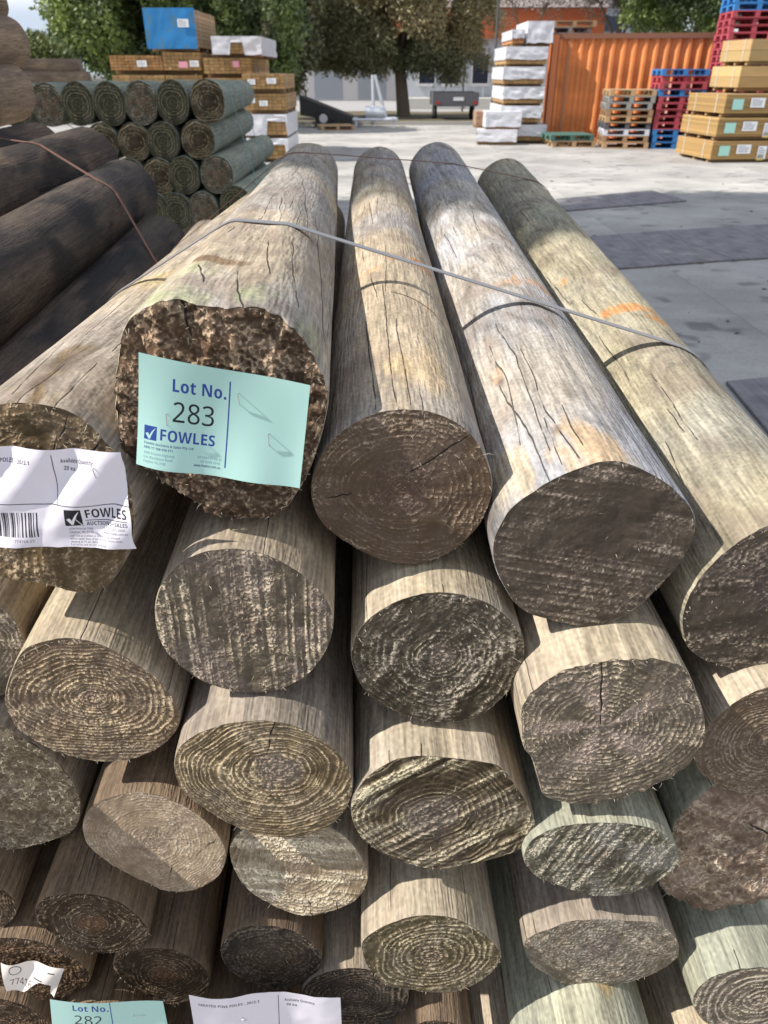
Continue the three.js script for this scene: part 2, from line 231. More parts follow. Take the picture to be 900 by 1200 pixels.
// ---------------------------------------------------------------- the setting: concrete yard, verge
const T = (f) => f;
{
  const N = 512, h = new Float32Array(N * N);
  const map = dataTex(N, N, (i, j, c) => {
    const u = i / N, v = j / N, a = fbm(u * 4, v * 4, 3, 5, 4, 4), b = vn(u * 256, v * 256, 8, 256, 256), st = fbm(u * 3, v * 14, 21, 4, 3, 14), sp = sstep(0.66, 0.8, fbm(u * 12, v * 12, 44, 3, 12, 12));
    const k = 0.61 + 0.22 * (a - 0.5) + 0.05 * (b - 0.5) + 0.10 * (st - 0.5) - sp * 0.13; c[0] = k * 1.01; c[1] = k * 0.985; c[2] = k * 0.955; h[j * N + i] = 0.5 + 0.3 * (b - 0.5) + 0.3 * (a - 0.5);
  }, true);
  const bump = dataTex(N, N, (i, j, c) => { c[0] = c[1] = c[2] = h[j * N + i]; });
  const m = new THREE.MeshStandardMaterial({ map, bumpMap: bump, bumpScale: 0.004, roughness: 0.9 });
  const g = new THREE.PlaneGeometry(500, 500); g.rotateX(-Math.PI / 2); g.translate(0, -0.03, -100);
  const uv = g.attributes.uv; for (let i = 0; i < uv.count; i++) uv.setXY(i, uv.getX(i) * 120, uv.getY(i) * 120);
  structure('ground', g, std([0.16, 0.15, 0.13], 0.95, { bumpMap: bump }), 'bare ground beneath the yard slabs');
  // concrete slabs with open joints
  const root = new THREE.Group(); root.name = 'concrete_yard'; root.userData.kind = 'structure'; root.userData.label = 'pale grey concrete yard of large slabs'; scene.add(root);
  const R = rng(4), mats = []; for (let k = 0; k < 4; k++) { const q = m.clone(); const t = 0.96 + R() * 0.1; q.color.setRGB(t, t * (0.99 + R() * 0.02), t * (0.98 + R() * 0.02)); mats.push(q); }
  const W = 4.6, D = 6.2, rot = -0.12, sg = [];
  for (let k = 0; k < 3; k++) { const b = new THREE.BoxGeometry(W - 0.025, 0.12, D - 0.025); const p = b.attributes.position, u = b.attributes.uv; for (let i = 0; i < p.count; i++) u.setXY(i, p.getX(i) / 3.1 + k * 0.37, p.getZ(i) / 3.1 + k * 0.19); sg.push(b); }
  for (let a = -6; a <= 7; a++) for (let b = 0; b < 6; b++) {
    const o = mesh('slab', sg[Math.floor(R() * 3)], mats[Math.floor(R() * 4)], root), x = a * W + 0.6, z = 3 - b * D; o.position.set(x * Math.cos(rot) + z * Math.sin(rot) * 0, -0.06 + (R() - 0.5) * 0.004, z + x * Math.sin(rot) * 0 - 3);
  }
  const vg = new THREE.PlaneGeometry(160, 9, 80, 8); vg.rotateX(-Math.PI / 2); vg.translate(0, 0.02, -36.7); const vp = vg.attributes.position; for (let i = 0; i < vp.count; i++) vp.setY(i, 0.06 + 0.10 * fbm(vp.getX(i) * 0.4 + 90, vp.getZ(i) * 0.4 + 90, 3, 3)); vg.computeVertexNormals();
  const vmap = dataTex(256, 256, (i, j, c) => { const a = fbm(i / 8, j / 8, 6, 5, 32, 32), b = fbm(i / 40, j / 40, 61, 3); c[0] = 0.36 + 0.22 * (a - 0.5) + 0.1 * (b - 0.5); c[1] = 0.33 + 0.2 * (a - 0.5); c[2] = 0.24 + 0.15 * (a - 0.5); }, true); vmap.repeat.set(40, 3);
  structure('verge', vg, new THREE.MeshStandardMaterial({ map: vmap, roughness: 1 }), 'dry leaf-strewn verge under the trees');
  structure('kerb', merge([box(160, 0.12, 0.16, 0, 0.06, -32.1)]), std([0.36, 0.34, 0.31], 0.9), 'low concrete kerb along the verge');
  const rg = new THREE.PlaneGeometry(240, 26); rg.rotateX(-Math.PI / 2); rg.translate(0, -0.01, -54.5); structure('road', rg, std([0.30, 0.29, 0.28], 0.9), 'pale road beyond the trees');
}
// steel plates on the yard
{
  const map = dataTex(256, 256, (i, j, c) => { const a = fbm(i / 32, j / 32, 15, 5, 8, 8), b = fbm(i / 6, j / 90, 18, 3); const k = 0.45 + 0.2 * (a - 0.5) + 0.14 * (b - 0.5); c[0] = k * 1.02; c[1] = k * 0.985; c[2] = k * 1.0; }, true);
  const m = new THREE.MeshStandardMaterial({ map, roughness: 0.62, metalness: 0.25 });
  const plate = (pts, label) => {
    const q = pts.map(([x, y]) => onGround(x, y, 0.02)), c = q.reduce((a, b) => a.add(b), V3()).multiplyScalar(1 / q.length);
    const s = new THREE.Shape(q.map((p) => new THREE.Vector2(p.x - c.x, -(p.z - c.z)))), g = new THREE.ExtrudeGeometry(s, { depth: 0.014, bevelEnabled: true, bevelSize: 0.003, bevelThickness: 0.003, bevelSegments: 1 }); g.rotateX(-Math.PI / 2);
    const o = mesh('steel_plate', g, m); o.position.set(c.x, 0.006, c.z); tag(o, label, 'steel plate', 'steel plates laid on the yard'); return o;
  };
  plate([[652, 233], [764, 223], [804, 235], [656, 247]], 'small dark steel plate lying on the concrete, farthest from the poles');
  plate([[684, 278], [768, 271], [858, 304], [723, 314]], 'dark steel plate beside the right-hand pole, butted against another plate');
  plate([[769, 271], [960, 259], [1010, 295], [860, 304]], 'dark steel plate butted to its twin on the side away from the poles');
  plate([[852, 447], [1000, 432], [1150, 520], [935, 545]], 'dark steel plate lying close under the right-hand pole');
}

// ---------------------------------------------------------------- the front stack of poles
const S = 0.93, TOPG = 'poles in the front stack';
const far = (x, y, z) => at(x, y, z), LOWDIR = V3(-0.03, 0.050, -1);
const EN = {                                                // end-grain styles
  brown: { dark: [0.33, 0.28, 0.235], light: [0.74, 0.65, 0.53], base: 0.34 },
  char: { dark: [0.27, 0.245, 0.22], light: [0.64, 0.58, 0.50], base: 0.26 },
  grey: { dark: [0.33, 0.305, 0.27], light: [0.75, 0.70, 0.61], base: 0.36 },
  tan: { dark: [0.30, 0.255, 0.19], light: [0.86, 0.76, 0.57], base: 0.42 },
  taupe: { dark: [0.44, 0.385, 0.325], light: [0.74, 0.66, 0.55], base: 0.45 },
  rust: { dark: [0.19, 0.155, 0.12], light: [0.60, 0.47, 0.34], base: 0.3 },
};
const TANS = [0.80, 0.70, 0.53], GREYS = [0.66, 0.62, 0.58];
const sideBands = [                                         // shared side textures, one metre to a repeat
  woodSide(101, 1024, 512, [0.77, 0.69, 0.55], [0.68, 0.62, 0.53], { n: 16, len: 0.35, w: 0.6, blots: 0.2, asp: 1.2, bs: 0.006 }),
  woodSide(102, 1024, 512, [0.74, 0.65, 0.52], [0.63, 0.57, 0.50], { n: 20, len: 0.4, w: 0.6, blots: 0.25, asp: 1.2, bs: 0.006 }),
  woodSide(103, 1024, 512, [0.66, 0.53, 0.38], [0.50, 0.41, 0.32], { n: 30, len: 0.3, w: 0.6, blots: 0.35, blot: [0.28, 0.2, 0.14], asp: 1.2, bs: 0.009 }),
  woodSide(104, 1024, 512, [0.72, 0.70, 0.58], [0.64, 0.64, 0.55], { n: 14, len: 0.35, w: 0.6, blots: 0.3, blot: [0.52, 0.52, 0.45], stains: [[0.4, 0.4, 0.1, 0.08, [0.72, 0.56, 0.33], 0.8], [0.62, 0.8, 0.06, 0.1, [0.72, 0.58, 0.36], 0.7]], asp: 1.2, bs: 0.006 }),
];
const plainEnd = woodEnd(77, { ...EN.grey, rings: 0.6, saw: 0.3 }, 256);
const darkEnd = woodEnd(78, { ...EN.rust, rings: 0.7, noise: 1 }, 256);
const poles = {};
function front(id, cx, cy, z, o) {
  const C = at(cx, cy, z * S), p = new Pole({ seed: 1000 + id.charCodeAt(0) * 31 + parseInt(id.slice(1)) * 57, C, dir: o.far ? o.far.clone().sub(C) : LOWDIR, L: o.far ? o.far.clone().sub(C).length() : 2.35, group: TOPG, vm: o.far ? 0 : 1, NS: o.far ? 110 : 34, NA: o.far ? 200 : 176, fibres: 60, ...o });
  poles[id] = p;
  let side = typeof o.side === 'number' ? sideBands[o.side] : null;
  if (!side) {
    const q = o.side, cv = (l) => l.map(({ p: pts, w }) => ({ w, p: pts.flatMap((a, k) => { const [u, v] = p.uvAt(...a); if (!k) return [[u * 1024, v * 1536]]; const [u0, v0] = p.uvAt(...pts[k - 1]); return [1, 2, 3, 4].map((m) => [lerp(u0, u, m / 4) * 1024 + Math.sin(m * 9 + k * 5 + u * 90) * 1.1, lerp(v0, v, m / 4) * 1536]); }) }));
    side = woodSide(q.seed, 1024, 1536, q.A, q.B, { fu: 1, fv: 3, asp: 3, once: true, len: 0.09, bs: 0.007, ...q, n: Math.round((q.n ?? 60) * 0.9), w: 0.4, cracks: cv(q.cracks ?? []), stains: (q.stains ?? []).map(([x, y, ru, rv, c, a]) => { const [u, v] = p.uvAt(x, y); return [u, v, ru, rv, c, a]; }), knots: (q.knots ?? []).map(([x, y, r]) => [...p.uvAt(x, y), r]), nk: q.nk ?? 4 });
  }
  p.build(side, o.end ? woodEnd(p.o.seed, o.end, o.N ?? 512) : o.dark ? darkEnd : plainEnd, plainEnd);
  return p;
}
const RUST = [0.72, 0.48, 0.28], GRN = [0.60, 0.61, 0.47];
front('P1', 40, 588, 1.0, { far: far(342, 232, 3.0), fibres: 90, rough: 0.006, label: 'thick weathered pole carrying the white barcode tag on its cracked end',
  outline: [[-60, 500], [0, 472], [53, 473], [89, 484], [118, 509], [145, 550], [157, 600], [150, 650], [122, 690], [90, 695], [44, 684], [0, 677], [-50, 650], [-90, 590], [-88, 540]],
  end: { ...EN.tan, light: [0.750, 0.637, 0.476], base: 0.36, rings: 0.25, saw: 0.6, sawA: 1.45, sawF: 46, noise: 0.9, pith: [0.1, -0.1], checks: [[0.2, 0.05, 0.85, 0.75, 1.8], [0.05, 0.1, 0.5, 0.9, 1.2], [0.0, 0, -0.5, 0.5, 1.2]] },
  side: { seed: 201, A: [0.73, 0.65, 0.53], B: [0.66, 0.60, 0.53], n: 70, knots: [[45, 447, 0.02], [70, 425, 0.025]], stains: [[50, 440, 0.05, 0.04, [0.42, 0.34, 0.24], 0.9], [30, 470, 0.05, 0.03, [0.45, 0.37, 0.27], 0.7], [200, 330, 0.07, 0.05, [0.74, 0.66, 0.48], 0.6]], cracks: [{ p: [[130, 455], [165, 405]], w: 0.58 }, { p: [[60, 480], [110, 430]], w: 0.54 }, { p: [[10, 460], [70, 400]], w: 0.50 }] } });
front('P2', 262, 482, 0.97, { far: far(363, 204, 3.0), fibres: 220, relief: 0.002, torn: 0.010, rag: 0.022, rough: 0.006, NR: 60, NA: 220, label: 'highest pole with a torn ragged brown end carrying the mint tag numbered 283',
  outline: [[140, 410], [147, 379], [178, 357], [200, 350], [231, 357], [267, 361], [302, 359], [329, 372], [356, 397], [378, 437], [385, 460], [382, 490], [371, 531], [351, 576], [329, 602], [284, 611], [244, 602], [218, 582], [178, 558], [156, 544], [136, 500], [133, 460]],
  end: { dark: [0.23, 0.185, 0.15], light: [0.70, 0.59, 0.47], base: 0.46, rings: 0.15, saw: 0.45, sawA: -0.7, sawF: 50, noise: 1.5, patch: 0.4, patchCol: [0.624, 0.480, 0.360], coreAmt: 0.1, bs: 0.008, checks: [[-0.95, 0.05, -0.6, 0.05, 2.4], [0.35, 0.85, 0.85, 0.55, 3.0], [-0.25, 0.95, -0.2, 0.6, 2.4]] },
  side: { seed: 202, A: [0.75, 0.67, 0.55], B: [0.66, 0.62, 0.57], n: 80, w: 1.6, stains: [[280, 340, 0.16, 0.022, GRN, 0.75], [210, 335, 0.1, 0.02, GRN, 0.7], [305, 245, 0.07, 0.02, RUST, 0.4], [260, 305, 0.05, 0.008, [0.4, 0.31, 0.22], 0.7]], cracks: [{ p: [[278, 312], [279, 335], [281, 360]], w: 0.65 }, { p: [[313, 280], [315, 322]], w: 0.58 }, { p: [[342, 285], [344, 325], [350, 360]], w: 0.58 }, { p: [[236, 318], [238, 330]], w: 0.72 }, { p: [[371, 260], [378, 340], [383, 400]], w: 0.72 }, { p: [[355, 210], [362, 280]], w: 0.47 }, { p: [[330, 230], [328, 262]], w: 0.47 }] } });
front('P3', 471, 573, 1.05, { far: far(444, 204, 2.98), relief: 0.0025, fibres: 60, label: 'straight weathered pole with a nearly round dark ringed end beside the torn-ended pole',
  outline: [[364, 572], [387, 517], [429, 487], [472, 478], [515, 484], [552, 508], [576, 554], [576, 584], [558, 621], [521, 652], [481, 663], [442, 655], [405, 636], [374, 609]],
  end: { ...EN.brown, light: [0.690, 0.589, 0.488], base: 0.05, rings: 0.45, nr: 10, saw: 0.55, sawA: -0.05, sawF: 74, noise: 0.7, core: [0.408, 0.336, 0.300], coreR: 0.45, coreAmt: 0.5, checks: [[0.1, 0.2, 0.7, 0.62, 1.5], [-0.95, -0.15, -0.55, -0.05, 1.2]] },
  side: { seed: 203, A: [0.73, 0.645, 0.52], B: [0.66, 0.62, 0.58], n: 60, nk: 2, stains: [[478, 305, 0.07, 0.014, RUST, 0.85], [430, 320, 0.05, 0.012, RUST, 0.55], [505, 365, 0.05, 0.012, RUST, 0.4], [463, 425, 0.03, 0.03, [0.77, 0.67, 0.51], 0.7], [500, 430, 0.03, 0.04, [0.77, 0.67, 0.52], 0.6], [420, 430, 0.02, 0.02, [0.64, 0.48, 0.33], 0.6]], cracks: [{ p: [[427, 377], [432, 430], [440, 480]], w: 0.79 }, { p: [[448, 333], [457, 413], [465, 473]], w: 0.58 }, { p: [[465, 373], [483, 473]], w: 0.65 }, { p: [[492, 447], [500, 480]], w: 0.47 }, { p: [[453, 287], [452, 340]], w: 0.47 }, { p: [[433, 238], [437, 262]], w: 0.47 }, { p: [[515, 330], [530, 400]], w: 0.43 }] } });
front('P4', 693, 637, 1.04, { far: far(511, 201, 3.0), fibres: 40, lump: 0.018, label: 'broad silver-grey pole with a five-sided charcoal end scored by slanting saw lines',
  outline: [[579, 633], [594, 600], [625, 575], [668, 551], [717, 540], [753, 548], [784, 566], [811, 594], [818, 615], [808, 646], [778, 682], [741, 716], [698, 734], [656, 730], [613, 716], [591, 688], [579, 658]],
  end: { ...EN.char, light: [0.630, 0.565, 0.500], base: 0.13, rings: 0.08, saw: 0.55, sawA: -0.2, sawF: 60, noise: 0.35, core: [0.360, 0.300, 0.276], coreR: 0.35, coreAmt: 0.25, bs: 0.006, patch: 0.25, patchCol: [0.396, 0.348, 0.324] },
  side: { seed: 204, nk: 0, A: [0.72, 0.67, 0.60], B: [0.66, 0.65, 0.655], n: 60, fig: 0.7, knots: [[583, 445, 0.012], [655, 500, 0.01]], stains: [[640, 340, 0.1, 0.012, RUST, 0.45], [600, 330, 0.1, 0.01, RUST, 0.3], [690, 520, 0.06, 0.03, [0.74, 0.6, 0.42], 0.6], [578, 435, 0.02, 0.015, RUST, 0.7], [585, 555, 0.05, 0.03, [0.76, 0.67, 0.53], 0.6]], cracks: [{ p: [[583, 450], [592, 468], [607, 487], [619, 511], [640, 558]], w: 0.86 }, { p: [[580, 377], [603, 413], [623, 470], [643, 523]], w: 0.61 }, { p: [[571, 404], [590, 440], [605, 520]], w: 0.61 }, { p: [[611, 404], [640, 474], [680, 530]], w: 0.58 }, { p: [[637, 487], [656, 540]], w: 0.58 }, { p: [[660, 470], [690, 525]], w: 0.47 }, { p: [[520, 275], [535, 300]], w: 0.47 }] } });
front('P5', 905, 697, 1.09, { far: far(590, 222, 2.95), fibres: 90, label: 'yellowish pole at the outer edge of the top row beside the open yard',
  outline: [[799, 737], [801, 713], [821, 676], [857, 640], [900, 615], [950, 602], [1000, 625], [1025, 680], [1010, 740], [960, 785], [900, 788], [839, 780], [808, 762]],
  end: { ...EN.char, base: 0.11, rings: 0.1, saw: 0.5, sawA: -0.12, sawF: 44, noise: 0.8, core: [0.432, 0.372, 0.360], coreR: 0.5, coreAmt: 0.6, pith: [0.1, 0.2] },
  side: { seed: 205, A: [0.71, 0.655, 0.52], B: [0.64, 0.61, 0.53], n: 40, fig: 0.6, stains: [[740, 360, 0.07, 0.01, RUST, 0.8], [775, 375, 0.05, 0.01, RUST, 0.6], [660, 330, 0.02, 0.01, RUST, 0.6], [620, 250, 0.15, 0.06, [0.58, 0.58, 0.48], 0.35]], knots: [[668, 353, 0.009]], cracks: [{ p: [[640, 325], [665, 352]], w: 0.65 }, { p: [[700, 390], [735, 440]], w: 0.47 }, { p: [[780, 470], [800, 500]], w: 0.47 }, { p: [[600, 235], [630, 270]], w: 0.47 }] } });
const G = { tp: [0, 0] };
front('L6', -60, 755, 1.18, { pts: null, r: 0.112, side: 1, label: 'greyish pole whose end peeps out under the white barcode tag pole' });
front('L7', 110, 820, 1.13, { side: 0, fibres: 110, label: 'pole with oval brown growth rings under the white barcode tag pole', outline: [[5, 815], [11, 791], [27, 761], [48, 751], [80, 747], [107, 751], [133, 761], [160, 777], [187, 796], [205, 820], [212, 839], [205, 860], [187, 876], [160, 889], [128, 893], [91, 889], [53, 876], [24, 857], [8, 836]],
  end: { ...EN.brown, light: [0.900, 0.781, 0.584], base: 0.42, rings: 0.6, nr: 11, saw: 0.3, sawA: -0.1, noise: 0.8, pith: [0.0, 0.02], ecc: 1.5, core: [0.504, 0.432, 0.396], coreR: 0.28, coreAmt: 0.5 } });
front('L8', 287, 728, 1.07, { side: 1, fibres: 90, rough: 0.004, label: 'pole with upright grey saw ridges on its end under the mint 283 tag', outline: [[180, 717], [185, 693], [200, 668], [227, 650], [263, 642], [297, 645], [330, 657], [360, 677], [380, 697], [390, 720], [388, 747], [377, 773], [360, 792], [330, 808], [297, 812], [263, 807], [230, 795], [203, 773], [185, 747]],
  end: { ...EN.grey, light: [0.822, 0.745, 0.620], base: 0.33, rings: 0.06, saw: 1.15, sawA: 1.56, sawF: 62, noise: 0.9, patch: 0.6, patchCol: [0.504, 0.444, 0.432], bs: 0.012 } });
front('L9', 514, 770, 1.12, { side: 0, fibres: 80, label: 'pole with round grey-green rings and slanting saw marks under the round-ended pole', outline: [[412, 777], [413, 753], [430, 727], [457, 707], [493, 695], [527, 694], [557, 700], [587, 715], [610, 740], [616, 763], [610, 793], [587, 820], [560, 840], [530, 847], [493, 845], [453, 830], [427, 810]],
  end: { ...EN.grey, dark: [0.210, 0.193, 0.158], base: 0.31, rings: 0.5, nr: 9, saw: 0.5, sawA: 1.0, sawF: 40, noise: 1.0, core: [0.564, 0.504, 0.456], coreR: 0.18, coreAmt: 0.8, bs: 0.011 } });
front('L10', 716, 857, 1.12, { side: 0, fibres: 110, rag: 0.008, label: 'pole with a pale star-shaped split radiating from the heart of its end', outline: [[610, 850], [612, 827], [627, 807], [653, 790], [693, 777], [740, 772], [780, 773], [803, 783], [817, 810], [827, 847], [823, 873], [800, 903], [773, 920], [740, 932], [700, 943], [667, 942], [640, 937], [630, 913], [623, 890], [613, 877]],
  end: { ...EN.grey, light: [0.822, 0.745, 0.620], base: 0.32, rings: 0.55, nr: 14, saw: 0.1, noise: 1.0, star: 1.0, core: [0.74, 0.66, 0.60], coreR: 0.16, pith: [-0.08, 0.05], bs: 0.011, checks: [[-0.12, 0.1, -0.2, 0.85, 1.5]] } });
front('L11', 902, 868, 1.18, { side: 0, label: 'pole with close dark rings under the yellowish outer pole', outline: [[815, 887], [823, 860], [847, 833], [877, 813], [900, 805], [940, 800], [980, 825], [995, 870], [975, 915], [940, 932], [900, 933], [867, 930], [840, 920], [822, 907]],
  end: { ...EN.brown, light: [0.654, 0.577, 0.476], base: 0.26, rings: 0.6, nr: 14, saw: 0.2, sawA: 0.1, noise: 0.7 } });
front('L12', 10, 925, 1.28, { side: 1, fibres: 160, rough: 0.005, label: 'pole with a pale fuzzy fibrous end below the oval-ringed pole', outline: [[0, 850], [30, 865], [65, 890], [90, 925], [95, 952], [85, 975], [50, 988], [0, 997], [-50, 985], [-85, 940], [-80, 890], [-40, 858]],
  end: { ...EN.tan, dark: [0.342, 0.301, 0.248], light: [0.894, 0.817, 0.656], base: 0.48, rings: 0.2, nr: 9, saw: 0.1, noise: 1.3, bs: 0.013 } });
front('L13', 310, 912, 1.16, { side: 1, fibres: 70, label: 'pole with bold tan rings, a grey heart and slanting score lines below the ridged end', outline: [[204, 900], [210, 875], [240, 855], [280, 845], [320, 844], [350, 852], [385, 872], [407, 895], [414, 920], [407, 945], [385, 970], [350, 981], [310, 980], [270, 967], [235, 945], [212, 925]],
  end: { ...EN.tan, base: 0.44, rings: 0.62, nr: 14, saw: 0.4, sawA: -0.85, sawF: 34, noise: 0.6, ecc: 1.2, pith: [0.15, 0.1], core: [0.516, 0.468, 0.432], coreR: 0.38, coreAmt: 0.85, checks: [[0.05, 0.35, 0.18, 0.92, 1.2]] } });
front('L14', 520, 955, 1.21, { side: 0, fibres: 60, label: 'pole with a six-sided end striped tan and black by slanting saw cuts', outline: [[411, 945], [425, 915], [450, 896], [480, 886], [515, 886], [550, 890], [585, 897], [605, 920], [622, 950], [627, 970], [615, 992], [585, 1005], [545, 1014], [510, 1019], [480, 1013], [445, 999], [420, 978]],
  end: { ...EN.tan, dark: [0.198, 0.163, 0.122], light: [0.900, 0.850, 0.668], base: 0.46, rings: 0.55, nr: 12, saw: 1.1, sawA: 0.62, sawF: 56, noise: 0.5, core: [0.480, 0.432, 0.408], coreR: 0.4, coreAmt: 0.7, pith: [-0.1, 0.0], bs: 0.012 } });
front('L15', 181, 986, 1.25, { side: 2, fibres: 50, tilt: [12, -6], label: 'pole with a smooth taupe end cut on the slant, beside the tan-ringed pole', outline: [[96, 972], [104, 948], [128, 934], [168, 928], [208, 940], [240, 960], [260, 984], [266, 1004], [256, 1028], [232, 1042], [200, 1045], [164, 1032], [128, 1012], [104, 992]],
  end: { ...EN.taupe, base: 0.46, rings: 0.25, nr: 15, saw: 0.1, noise: 0.45, patch: 0.15, bs: 0.004, checks: [[0.1, -0.75, 0.2, -0.4, 1.2], [0.55, -0.2, 0.85, 0.1, 1.0]] } });
front('L16', 351, 1018, 1.30, { side: 1, fibres: 60, tilt: [14, -4], label: 'pole with a pale grey saw-lined slanted end tucked below the tan-ringed pole', outline: [[268, 992], [285, 970], [330, 962], [385, 968], [415, 990], [432, 1028], [416, 1056], [384, 1070], [352, 1073], [320, 1062], [292, 1044], [274, 1020]],
  end: { ...EN.taupe, light: [0.900, 0.850, 0.716], dark: [0.414, 0.361, 0.296], base: 0.51, rings: 0.2, nr: 11, saw: 0.7, sawA: -0.08, sawF: 44, noise: 0.5, patch: 0.15, bs: 0.009, checks: [[0.15, -0.9, 0.1, -0.55, 1.8], [0.5, -0.8, 0.5, -0.5, 1.2]] } });
front('L17', 705, 1005, 1.25, { side: 3, fibres: 60, label: 'greenish pole with a flat dark end of slanting pale lines below the star-split pole', outline: [[613, 1005], [622, 985], [650, 970], [690, 964], [740, 965], [775, 975], [795, 995], [795, 1012], [775, 1032], [740, 1047], [700, 1051], [660, 1040], [625, 1025]],
  end: { ...EN.grey, dark: [0.234, 0.229, 0.194], light: [0.822, 0.793, 0.692], base: 0.33, rings: 0.15, saw: 0.7, sawA: 1.15, sawF: 48, noise: 0.6, patch: 0.6, patchCol: [0.600, 0.588, 0.576] } });
front('L18', 872, 995, 1.31, { side: 3, fibres: 140, rough: 0.012, tilt: [6, 0], rag: 0.02, label: 'big pole with a broken taupe end below the close-ringed pole', outline: [[772, 1035], [785, 985], [805, 945], [840, 920], [890, 912], [940, 930], [975, 970], [975, 1020], [940, 1055], [880, 1060], [840, 1069], [800, 1060]],
  end: { ...EN.taupe, dark: [0.330, 0.277, 0.236], light: [0.798, 0.709, 0.596], base: 0.38, rings: 0.1, saw: 0.45, sawA: -0.5, sawF: 40, noise: 0.6, patch: 0.5, patchCol: [0.480, 0.408, 0.372], checks: [[0, 0.3, 0.7, -0.2, 1.8]] } });
front('L19', 108, 1082, 1.32, { side: 2, fibres: 160, label: 'orange-brown pole with a fuzzy dark end below the smooth taupe pole', outline: [[40, 1068], [53, 1052], [80, 1047], [112, 1048], [141, 1057], [165, 1076], [175, 1092], [165, 1108], [144, 1115], [115, 1117], [85, 1111], [61, 1095], [44, 1081]],
  end: { ...EN.rust, light: [0.750, 0.625, 0.452], base: 0.28, rings: 0.6, nr: 9, saw: 0.1, noise: 1.2, core: [0.504, 0.336, 0.216], coreR: 0.3, coreAmt: 0.6, bs: 0.013 } });
front('L20', -45, 1060, 1.33, { r: 0.088, side: 2, dark: 1, label: 'dark brown pole below the pale fuzzy-ended pole' });
front('L21', 318, 1121, 1.39, { side: 2, fibres: 60, label: 'pole with a charcoal-rimmed end and brown heart above the lower white tag', outline: [[258, 1118], [263, 1101], [281, 1088], [307, 1084], [336, 1088], [359, 1099], [375, 1115], [377, 1127], [370, 1141], [353, 1154], [333, 1159], [307, 1156], [284, 1147], [266, 1134]],
  end: { ...EN.char, dark: [0.162, 0.151, 0.140], light: [0.510, 0.445, 0.356], base: 0.28, rings: 0.4, nr: 8, saw: 0, noise: 0.9, core: [0.432, 0.360, 0.264], coreR: 0.75, coreAmt: 0.5 } });
front('L22', 190, 1143, 1.41, { side: 2, fibres: 60, label: 'blackened pole with orange-brown rings between the fuzzy dark end and the charcoal rim', outline: [[132, 1129], [144, 1116], [171, 1111], [203, 1113], [227, 1123], [243, 1138], [246, 1152], [235, 1168], [210, 1176], [192, 1177], [171, 1167], [149, 1153], [135, 1140]],
  end: { ...EN.rust, base: 0.26, rings: 0.8, nr: 8, saw: 0, noise: 0.9, core: [0.456, 0.300, 0.192], coreR: 0.4, coreAmt: 0.6 } });
front('L23', 506, 1120, 1.33, { side: 0, fibres: 80, label: 'pole with even greenish-tan rings below the six-sided striped end', outline: [[424, 1118], [425, 1101], [460, 1080], [493, 1072], [527, 1074], [557, 1087], [577, 1103], [587, 1120], [583, 1133], [563, 1150], [533, 1163], [507, 1164], [480, 1160], [451, 1154], [434, 1138]],
  end: { ...EN.grey, dark: [0.270, 0.241, 0.176], light: [0.774, 0.709, 0.548], base: 0.38, rings: 0.75, nr: 8, saw: 0.15, sawA: 1.5, noise: 0.9 } });
front('L24', 704, 1116, 1.38, { side: 1, fibres: 60, label: 'pole with an angular grey end and split bark below the flat greenish end', outline: [[613, 1107], [617, 1100], [647, 1087], [667, 1080], [710, 1077], [743, 1079], [772, 1082], [794, 1103], [792, 1125], [750, 1147], [700, 1157], [670, 1157], [645, 1145], [622, 1130]],
  end: { ...EN.grey, base: 0.34, rings: 0.1, saw: 0.5, sawA: -0.75, sawF: 36, noise: 0.6, patch: 0.6, patchCol: [0.480, 0.456, 0.432] } });
front('L25', 890, 1172, 1.39, { side: 3, label: 'pale green pole with grey rings below the broken-ended pole', outline: [[811, 1174], [816, 1160], [833, 1146], [862, 1136], [890, 1133], [930, 1138], [960, 1155], [968, 1180], [950, 1205], [900, 1216], [850, 1210], [822, 1195]],
  end: { ...EN.grey, base: 0.36, rings: 0.75, nr: 9, saw: 0.1, noise: 0.8 } });
front('L26', 40, 1136, 1.40, { side: 2, fibres: 90, label: 'brown pole carrying a small torn paper ticket on its end', outline: [[-8, 1100], [21, 1099], [53, 1105], [77, 1116], [99, 1132], [107, 1145], [100, 1157], [80, 1167], [40, 1172], [0, 1168], [-30, 1148], [-32, 1115]],
  end: { ...EN.rust, light: [0.654, 0.481, 0.320], base: 0.31, rings: 0.3, saw: 0.2, noise: 1.2 } });
front('L27', 416, 1167, 1.45, { side: 1, fibres: 60, label: 'black-ended pole with fine brown rings beside the lower white tag', outline: [[353, 1162], [370, 1144], [399, 1135], [428, 1135], [451, 1144], [474, 1158], [479, 1170], [471, 1187], [457, 1196], [420, 1200], [380, 1193], [357, 1177]],
  end: { ...EN.char, dark: [0.138, 0.127, 0.116], light: [0.510, 0.433, 0.332], base: 0.28, rings: 0.7, nr: 10, saw: 0, noise: 0.9 } });
front('L28', 690, 1258, 1.42, { r: 0.125, side: 3, label: 'pale green pole in the lowest row under the angular grey end' });
front('L29', 845, 1290, 1.47, { r: 0.105, side: 0, label: 'tan pole in the lowest row under the pale green ringed pole' });
front('L30', 0, 1203, 1.45, { r: 0.088, side: 2, dark: 1, label: 'charcoal pole end below the torn paper ticket' });
front('L31', 125, 1216, 1.46, { r: 0.085, side: 2, dark: 1, label: 'brown pole carrying the mint tag numbered 282' });
front('L33', 285, 1232, 1.48, { r: 0.098, side: 2, dark: 1, label: 'brown pole carrying the lower white tag' });
front('L34', 508, 1222, 1.50, { r: 0.074, side: 2, dark: 1, label: 'thin brown pole under the greenish-tan ringed end' });
